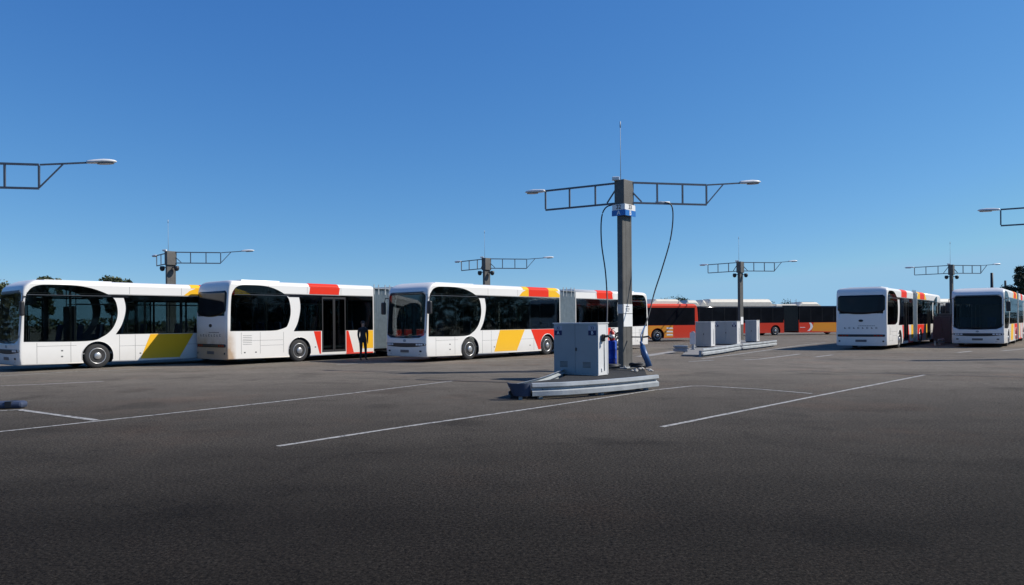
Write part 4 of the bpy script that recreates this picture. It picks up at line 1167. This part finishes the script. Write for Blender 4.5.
# ------------------------------------------------------------------ ground
def ground_mat():
    m = bpy.data.materials.new('asphalt')
    nt, N, L, b = nodes_of(m)
    g = N.new('ShaderNodeNewGeometry')
    def noise(sc, det=6, rg=.6):
        n_ = N.new('ShaderNodeTexNoise'); n_.inputs['Scale'].default_value = sc; n_.inputs['Detail'].default_value = det; n_.inputs['Roughness'].default_value = rg
        L.new(g.outputs['Position'], n_.inputs['Vector']); return n_
    sp = N.new('ShaderNodeSeparateXYZ'); L.new(g.outputs['Position'], sp.inputs[0])
    big = noise(.12, 5); mid = noise(1.1, 6, .7); fine = noise(32, 4, .8); grit = N.new('ShaderNodeTexVoronoi'); grit.inputs['Scale'].default_value = 60
    L.new(g.outputs['Position'], grit.inputs['Vector'])
    # paler far paving; a darkening towards the camera is painted into the colour
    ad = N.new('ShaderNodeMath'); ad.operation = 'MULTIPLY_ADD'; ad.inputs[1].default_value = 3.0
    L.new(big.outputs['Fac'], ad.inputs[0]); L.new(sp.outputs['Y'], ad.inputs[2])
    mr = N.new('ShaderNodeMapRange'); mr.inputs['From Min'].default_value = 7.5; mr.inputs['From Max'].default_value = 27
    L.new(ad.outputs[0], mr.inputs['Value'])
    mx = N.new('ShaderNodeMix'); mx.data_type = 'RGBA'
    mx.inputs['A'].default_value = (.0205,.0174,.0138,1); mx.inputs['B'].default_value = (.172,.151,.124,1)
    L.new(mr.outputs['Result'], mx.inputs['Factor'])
    def mul(src, fac, lo, hi, f0=.3, f1=.7):
        r = N.new('ShaderNodeMapRange'); r.inputs['From Min'].default_value = f0; r.inputs['From Max'].default_value = f1
        r.inputs['To Min'].default_value = lo; r.inputs['To Max'].default_value = hi
        L.new(fac, r.inputs['Value'])
        v = N.new('ShaderNodeVectorMath'); v.operation = 'SCALE'
        L.new(src, v.inputs[0]); L.new(r.outputs['Result'], v.inputs['Scale']); return v.outputs['Vector']
    c = mul(mx.outputs['Result'], big.outputs['Fac'], .88, 1.12)
    c = mul(c, mid.outputs['Fac'], .87, 1.13)
    c = mul(c, fine.outputs['Fac'], .10, 2.1, .34, .68)
    c = mul(c, grit.outputs['Distance'], 1.7, .75, .0, .5)
    # oil drips and scuffed, slightly reddish worn patches
    st = noise(.55, 3, .5); st2 = noise(2.6, 4, .7)
    c = mul(c, st.outputs['Fac'], 1.0, .74, .58, .66)
    c = mul(c, st2.outputs['Fac'], 1.0, .72, .67, .74)
    # tyre-polished lanes along the parking direction, and a sparse net of fine cracks
    mp = N.new('ShaderNodeMapping'); mp.inputs['Rotation'].default_value = (0,0,radians(-49)); mp.inputs['Scale'].default_value = (.05,.9,1)
    L.new(g.outputs['Position'], mp.inputs['Vector'])
    ln = N.new('ShaderNodeTexNoise'); ln.inputs['Scale'].default_value = 1.0; ln.inputs['Detail'].default_value = 4; L.new(mp.outputs['Vector'], ln.inputs['Vector'])
    c = mul(c, ln.outputs['Fac'], .94, 1.05, .35, .65)
    wv = N.new('ShaderNodeVectorMath'); wv.operation = 'SCALE'; wv.inputs['Scale'].default_value = 2.2; L.new(mid.outputs['Color'], wv.inputs[0])
    wa = N.new('ShaderNodeVectorMath'); wa.operation = 'ADD'; L.new(g.outputs['Position'], wa.inputs[0]); L.new(wv.outputs['Vector'], wa.inputs[1])
    ck = N.new('ShaderNodeTexVoronoi'); ck.feature = 'DISTANCE_TO_EDGE'; ck.inputs['Scale'].default_value = .16; L.new(wa.outputs['Vector'], ck.inputs['Vector'])
    c = mul(c, ck.outputs['Distance'], .55, 1.0, .001, .0035)
    wp = noise(.22, 5, .65); wr = N.new('ShaderNodeMapRange'); wr.inputs['From Min'].default_value = .54; wr.inputs['From Max'].default_value = .64; wr.inputs['To Max'].default_value = .5
    L.new(wp.outputs['Fac'], wr.inputs['Value'])
    rd = N.new('ShaderNodeVectorMath'); rd.operation = 'MULTIPLY'; rd.inputs[1].default_value = (1.22, 1.05, .98); L.new(c, rd.inputs[0])
    m3 = N.new('ShaderNodeMix'); m3.data_type = 'RGBA'; L.new(wr.outputs['Result'], m3.inputs['Factor']); L.new(c, m3.inputs['A']); L.new(rd.outputs['Vector'], m3.inputs['B'])
    c = m3.outputs['Result']
    L.new(c, b.inputs['Base Color'])
    b.inputs['Roughness'].default_value = .85
    b.inputs['Specular IOR Level'].default_value = .06
    bp = N.new('ShaderNodeBump'); bp.inputs['Strength'].default_value = .55; bp.inputs['Distance'].default_value = .012
    L.new(fine.outputs['Fac'], bp.inputs['Height']); L.new(bp.outputs['Normal'], b.inputs['Normal'])
    return m
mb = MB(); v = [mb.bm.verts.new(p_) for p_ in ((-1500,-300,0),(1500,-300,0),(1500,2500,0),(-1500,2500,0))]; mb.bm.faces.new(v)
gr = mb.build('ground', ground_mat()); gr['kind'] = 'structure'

def line_mat():
    m = bpy.data.materials.new('worn_line_paint')
    nt, N, L, b = nodes_of(m)
    g = N.new('ShaderNodeNewGeometry')
    n1 = N.new('ShaderNodeTexNoise'); n1.inputs['Scale'].default_value = 9; n1.inputs['Detail'].default_value = 8; n1.inputs['Roughness'].default_value = .75
    L.new(g.outputs['Position'], n1.inputs['Vector'])
    cr = N.new('ShaderNodeMapRange'); cr.inputs['From Min'].default_value = .40; cr.inputs['From Max'].default_value = .52
    L.new(n1.outputs['Fac'], cr.inputs['Value'])
    mx = N.new('ShaderNodeMix'); mx.data_type = 'RGBA'; mx.inputs['A'].default_value = (.07,.068,.064,1); mx.inputs['B'].default_value = (.40,.385,.35,1)
    L.new(cr.outputs['Result'], mx.inputs['Factor']); L.new(mx.outputs['Result'], b.inputs['Base Color'])
    b.inputs['Roughness'].default_value = .7
    return m
M_LINE = line_mat()
def pline(pixels, w=.095, name='line_marking', m=None, z=.004):
    P = [px(*q_) for q_ in pixels]
    mb = MB(); 
    L_, R_ = [], []
    # resample for slightly uneven edges
    Q = []
    for i in range(len(P)-1):
        nseg = max(1, int((P[i+1]-P[i]).length/.4))
        for k in range(nseg): Q.append(P[i].lerp(P[i+1], k/nseg))
    Q.append(P[-1])
    for i, p_ in enumerate(Q):
        a_ = Q[max(i-1,0)]; b_ = Q[min(i+1,len(Q)-1)]; d_ = (b_-a_).normalized(); nn = Vector((-d_.y,d_.x,0))
        ww = w/2*random.uniform(.88,1.1)
        A_ = p_+nn*ww; B_ = p_-nn*ww
        L_.append(mb.bm.verts.new((A_.x,A_.y,z))); R_.append(mb.bm.verts.new((B_.x,B_.y,z)))
    for i in range(len(Q)-1): mb.bm.faces.new([L_[i],R_[i],R_[i+1],L_[i+1]])
    o = mb.build(name, m or M_LINE); o['kind'] = 'structure'; return o
pline([(-200,455),(0,431.8),(97,421.3),(230,407),(350,393.5),(455,380.8)])
pline([(-70,412),(0,411.2),(19,410)], z=.008); pline([(19,410),(97,420.6)], .13, z=.008)
pline([(278,446.3),(400,427.5),(530,409),(610,397),(655,390),(690,386.3)])
pline([(690,386.3),(705,386.2),(760,389.5),(812,393.8)], .10, z=.008)
pline([(662,427),(760,407.5),(812,397),(925,375)])
pline([(-60,389),(0,386),(50,384),(104,381.4)], .12)
pline([(0,376),(60,372.4),(140,369.2),(250,364),(345,360.4),(372,359.9)], .10)
pline([(336,365),(371,362.6)], .12)
pline([(371,363.5),(470,361.4),(552,358.8)], .10)
pline([(689,361.8),(714,360.2)], .14, z=.008)
pline([(702,358.8),(740,354),(800,345.5),(826,342.6)], .14)
pline([(744,360.0),(760,359.2),(800,354)], .15); pline([(816,357),(833,354.8)], .15)
pline([(958,352.6),(972,351.2)], .2); pline([(1002,351),(1035,347.8)], .15)
M_STREAK = mat('dark_streak', (.018,.018,.018), .6, var=.3)  # thin dark streaks lying across the asphalt
pline([(347,378.0),(358,378.2),(380,379),(410,379.4)], .05, 'dark_streak', M_STREAK)
pline([(416,379.8),(472,381.6),(509,382.6)], .10, 'dark_streak', M_STREAK, .012)
pline([(787,371.2),(800,371.3)], .10, 'dark_streak', M_STREAK); pline([(812,371.6),(860,372.9),(920,374.9),(1060,378.3)], .07, 'dark_streak', M_STREAK, .012)
# pale worn strip past the nearest island
pline([(640,356.8),(672,351.8),(697,348.6)], .55, 'concrete_strip', mat('pale_concrete',(.26,.25,.235),.9,var=.25,scale=1.5,bump=.3))

# ------------------------------------------------------------------ trees, far posts
def tree(x, y, h, r, kind, label, group, seed, squash=1.0):
    rr = random.Random(seed)
    root = thing('pine_tree' if kind == 'pine' else 'tree', (x,y,0), rr.uniform(0,6), label, 'tree', group)
    mb = MB(); th = h*(.9 if kind == 'pine' else .55)
    mb.tube([(0,0,-.1),(.05,.02,th*.3),(-.05,.05,th*.7),(0,0,th)], [h*.028,h*.022,h*.016,h*.006], 8)
    limbs = []
    nl = 22 if kind == 'pine' else 9
    for k in range(nl):
        a_ = rr.uniform(0,2*pi); z0 = (rr.uniform(.25,.95) if kind == 'pine' else rr.uniform(.3,.6))*h
        z0 = min(z0, th*.98)
        if kind == 'pine': l = r*(1.15-z0/h)*rr.uniform(.7,1.1); e_ = Vector((cos(a_)*l, sin(a_)*l, z0+l*rr.uniform(-.05,.3)))
        else: l = r*rr.uniform(.4,.8); e_ = Vector((cos(a_)*l, sin(a_)*l, z0+h*rr.uniform(.12,.35)))
        mb.tube([(0,0,z0),(e_.x*.5,e_.y*.5,(z0+e_.z)/2+.05*h*.3),e_], [h*.008,h*.006,h*.003], 5); limbs.append((Vector((0,0,z0)), e_))
    mb.build('trunk', M_BARK, root)
    mb = MB(); bm = mb.bm
    cl = []
    if kind == 'pine':
        for s_, e_ in limbs:
            for t in (.45,.7,.9,1.05): cl.append((s_.lerp(e_, t), h*.065*rr.uniform(.7,1.3)))
        cl += [(Vector((rr.gauss(0,.1),rr.gauss(0,.1),h*f)), h*.05) for f in (.86,.92,.97,1.0)]
    else:
        for k in range(34):
            a_ = rr.uniform(0,2*pi); q_ = rr.random()**.5; zz = rr.uniform(-1,1)
            rad_ = r*math.sqrt(max(0,1-zz*zz))*q_
            cl.append((Vector((cos(a_)*rad_, sin(a_)*rad_, h*.66+zz*h*.30*squash)), r*rr.uniform(.16,.34)))
    sz = h*.022
    for c, cr_ in cl:
        for k in range(95 if kind == 'pine' else 120):
            v_ = Vector((rr.gauss(0,1),rr.gauss(0,1),rr.gauss(0,.7))).normalized()*cr_*rr.uniform(.35,1.12)
            p_ = c+v_; s_ = sz*rr.uniform(.6,1.4)
            n_ = Vector((rr.gauss(0,1),rr.gauss(0,1),rr.gauss(.4,1))).normalized(); u_ = n_.orthogonal().normalized(); w_ = n_.cross(u_)
            u_ = u_*s_; w_ = w_*s_*(.35 if kind == 'pine' else .7)
            bm.faces.new([bm.verts.new(p_+u_), bm.verts.new(p_+w_), bm.verts.new(p_-u_), bm.verts.new(p_-w_)])
    me = bpy.data.meshes.new('crown'); bm.to_mesh(me); bm.free()
    me.materials.append(M_PINE if kind == 'pine' else M_LEAF)
    o = bpy.data.objects.new('crown', me); COL.objects.link(o); o.parent = root
    return root
def hpx(x, y, D):
    """height and X at distance D of a thing whose top shows at this pixel"""
    u_, w_ = x-512, y-292.5; u = u_-ROLL*w_; w = w_+ROLL*u_-29
    return u*D/740, CAMH - w*D/740
GT = 'trees beyond the yard'
specs = [(48,276,140,2.7,'broad','small round tree crown above the leftmost white bus'),
         (112,276,150,3.4,'broad','wide flat tree crown above the leftmost white bus, left part'),
         (127,279,156,2.6,'broad','smaller tree crown beside the wide one above the leftmost bus'),
         (-3,284,150,4.5,'broad','tree crown cut off by the left edge above the bus'),
         (679,298.5,150,4.0,'broad','low dark tree above the short orange bus roof'),
         (664,301,155,3.6,'broad','low tree in the gap between the white bus and the short orange bus'),
         (778,303,165,4.5,'broad','low tree just showing over the long orange bus'),
         (787,304,150,3.5,'broad','low tree behind the bellows of the long orange bus'),
         (1020,268.5,95,3.4,'pine','dark pine tree at the right edge above the white bus'),
         (1038,262,100,4.2,'pine','dark pine tree cut by the right edge'),]
for i, (x_, y_, D, r_, k_, lab) in enumerate(specs):
    X_, H_ = hpx(x_, y_, D)
    tree(X_, D, H_, r_, k_, lab, GT, 40+i)
# a wood off to the right of the yard, mirrored in the bus windows
def wood(pts, h, seed, n):
    rr = random.Random(seed); mb = MB(); bm = mb.bm
    for i in range(n):
        t = rr.random()*(len(pts)-1); k = int(t); f = t-k
        x_ = pts[k][0]*(1-f)+pts[k+1][0]*f + rr.gauss(0,1.6); y_ = pts[k][1]*(1-f)+pts[k+1][1]*f + rr.gauss(0,1.6)
        hh = h*(.8+.2*sin(t*7.1)+.13*sin(t*23))
        z_ = hh*rr.random()**.8
        s_ = rr.uniform(.16,.48)
        n_ = Vector((rr.gauss(0,1),rr.gauss(0,1),rr.gauss(.2,1))).normalized(); u_ = n_.orthogonal().normalized()*s_; w_ = n_.cross(u_)*.8
        c = Vector((x_,y_,z_))
        bm.faces.new([bm.verts.new(c+u_), bm.verts.new(c+w_), bm.verts.new(c-u_), bm.verts.new(c-w_)])
    o = mb.build('woods', M_LEAF); o['kind'] = 'stuff'; return o
wood([(-150,175),(-60,178),(20,182),(110,176),(200,170)], 4.4, 21, 16000)
wood([(-30,-75),(-62,-60),(-72,-20),(-74,20),(-80,60),(-88,95)], 13, 12, 60000)
wood([(48,-30),(58,0),(68,35),(82,75),(96,112)], 7.5, 9, 26000)
for (x_, y_, w_, lab) in ((992, 272.8, .34, 'dark post standing behind the rightmost white bus'), (1005.5, 280.5, .26, 'shorter thin dark post behind the rightmost white bus')):
    X_, H_ = hpx(x_, y_, 100)
    t_ = thing('post', (X_,100,0), 0, lab, 'post', 'dark far posts')
    mb = MB(); mb.lathe([(w_*.62,0),(w_*.55,H_*.5),(w_*.5,H_-.02),(w_*.4,H_)], 'z', n=12); mb.build('shaft', M_BLACK, t_)
    mb = MB(); mb.box(-w_,w_,-w_,w_,-.05,.06); mb.build('base_plate', M_STEEL, t_)

# ------------------------------------------------------------------ light
SUN_AZ = Vector((cos(radians(3)), sin(radians(3)), 0)); EL = radians(41)
S = (SUN_AZ*cos(EL) + Vector((0,0,sin(EL)))).normalized()
sl = bpy.data.lights.new('sun', 'SUN'); so = bpy.data.objects.new('sun', sl); COL.objects.link(so)
sl.energy = 5.0; sl.angle = radians(.53); sl.color = (1.0,.94,.85)
so.rotation_euler = (-S).to_track_quat('-Z','Y').to_euler()
so.location = (10,0,30)
EXPO = 0.12; SKYK = 2**-EXPO
w = bpy.data.worlds.new('World'); scene.world = w; w.use_nodes = True
nt = w.node_tree; bg = nt.nodes['Background']
sky = nt.nodes.new('ShaderNodeTexSky'); sky.sky_type = 'NISHITA'; sky.sun_disc = False
sky.sun_elevation = EL
sky.sun_rotation = math.atan2(S.x, S.y)
sky.altitude = 0; sky.air_density = 1.0; sky.dust_density = 0.25; sky.ozone_density = 3.0
sky.air_density = 1.0; sky.dust_density = 0.0; sky.ozone_density = 10.0; sky.altitude = 0
# look the clear sky up a little above the true direction so that the horizon keeps its blue
tc = nt.nodes.new('ShaderNodeTexCoord'); va = nt.nodes.new('ShaderNodeVectorMath'); va.operation = 'ADD'; va.inputs[1].default_value = (0,0,.045)
vn = nt.nodes.new('ShaderNodeVectorMath'); vn.operation = 'NORMALIZE'
nt.links.new(tc.outputs['Generated'], va.inputs[0]); nt.links.new(va.outputs[0], vn.inputs[0]); nt.links.new(vn.outputs[0], sky.inputs['Vector'])
# film-like response of the phone camera to the clear sky: stronger blue overhead, paler towards the horizon
sc_ = nt.nodes.new('ShaderNodeSeparateColor'); cc_ = nt.nodes.new('ShaderNodeCombineColor')
nt.links.new(sky.outputs[0], sc_.inputs[0])
for ch, gm, k in (('Red', 1.33, 1.98), ('Green', .99, 1.22), ('Blue', .62, .98)):
    a0 = nt.nodes.new('ShaderNodeMath'); a0.operation = 'MULTIPLY'; a0.inputs[1].default_value = .1
    a1 = nt.nodes.new('ShaderNodeMath'); a1.operation = 'POWER'; a1.inputs[1].default_value = gm
    a2 = nt.nodes.new('ShaderNodeMath'); a2.operation = 'MULTIPLY'; a2.inputs[1].default_value = k*10*SKYK
    nt.links.new(sc_.outputs[ch], a0.inputs[0]); nt.links.new(a0.outputs[0], a1.inputs[0]); nt.links.new(a1.outputs[0], a2.inputs[0])
    a3 = nt.nodes.new('ShaderNodeMath'); a3.operation = 'MINIMUM'; a3.inputs[1].default_value = {'Red': 2.7, 'Green': 4.9, 'Blue': 7.0}[ch]
    nt.links.new(a2.outputs[0], a3.inputs[0]); nt.links.new(a3.outputs[0], cc_.inputs[ch])
nt.links.new(cc_.outputs[0], bg.inputs['Color']); bg.inputs['Strength'].default_value = .1
scene.view_settings.view_transform = 'Standard'; scene.view_settings.look = 'None'
scene.view_settings.exposure = EXPO; scene.view_settings.gamma = 1.0; scene.view_settings.use_curve_mapping = False
scene.cycles.max_bounces = 8; scene.cycles.transparent_max_bounces = 16
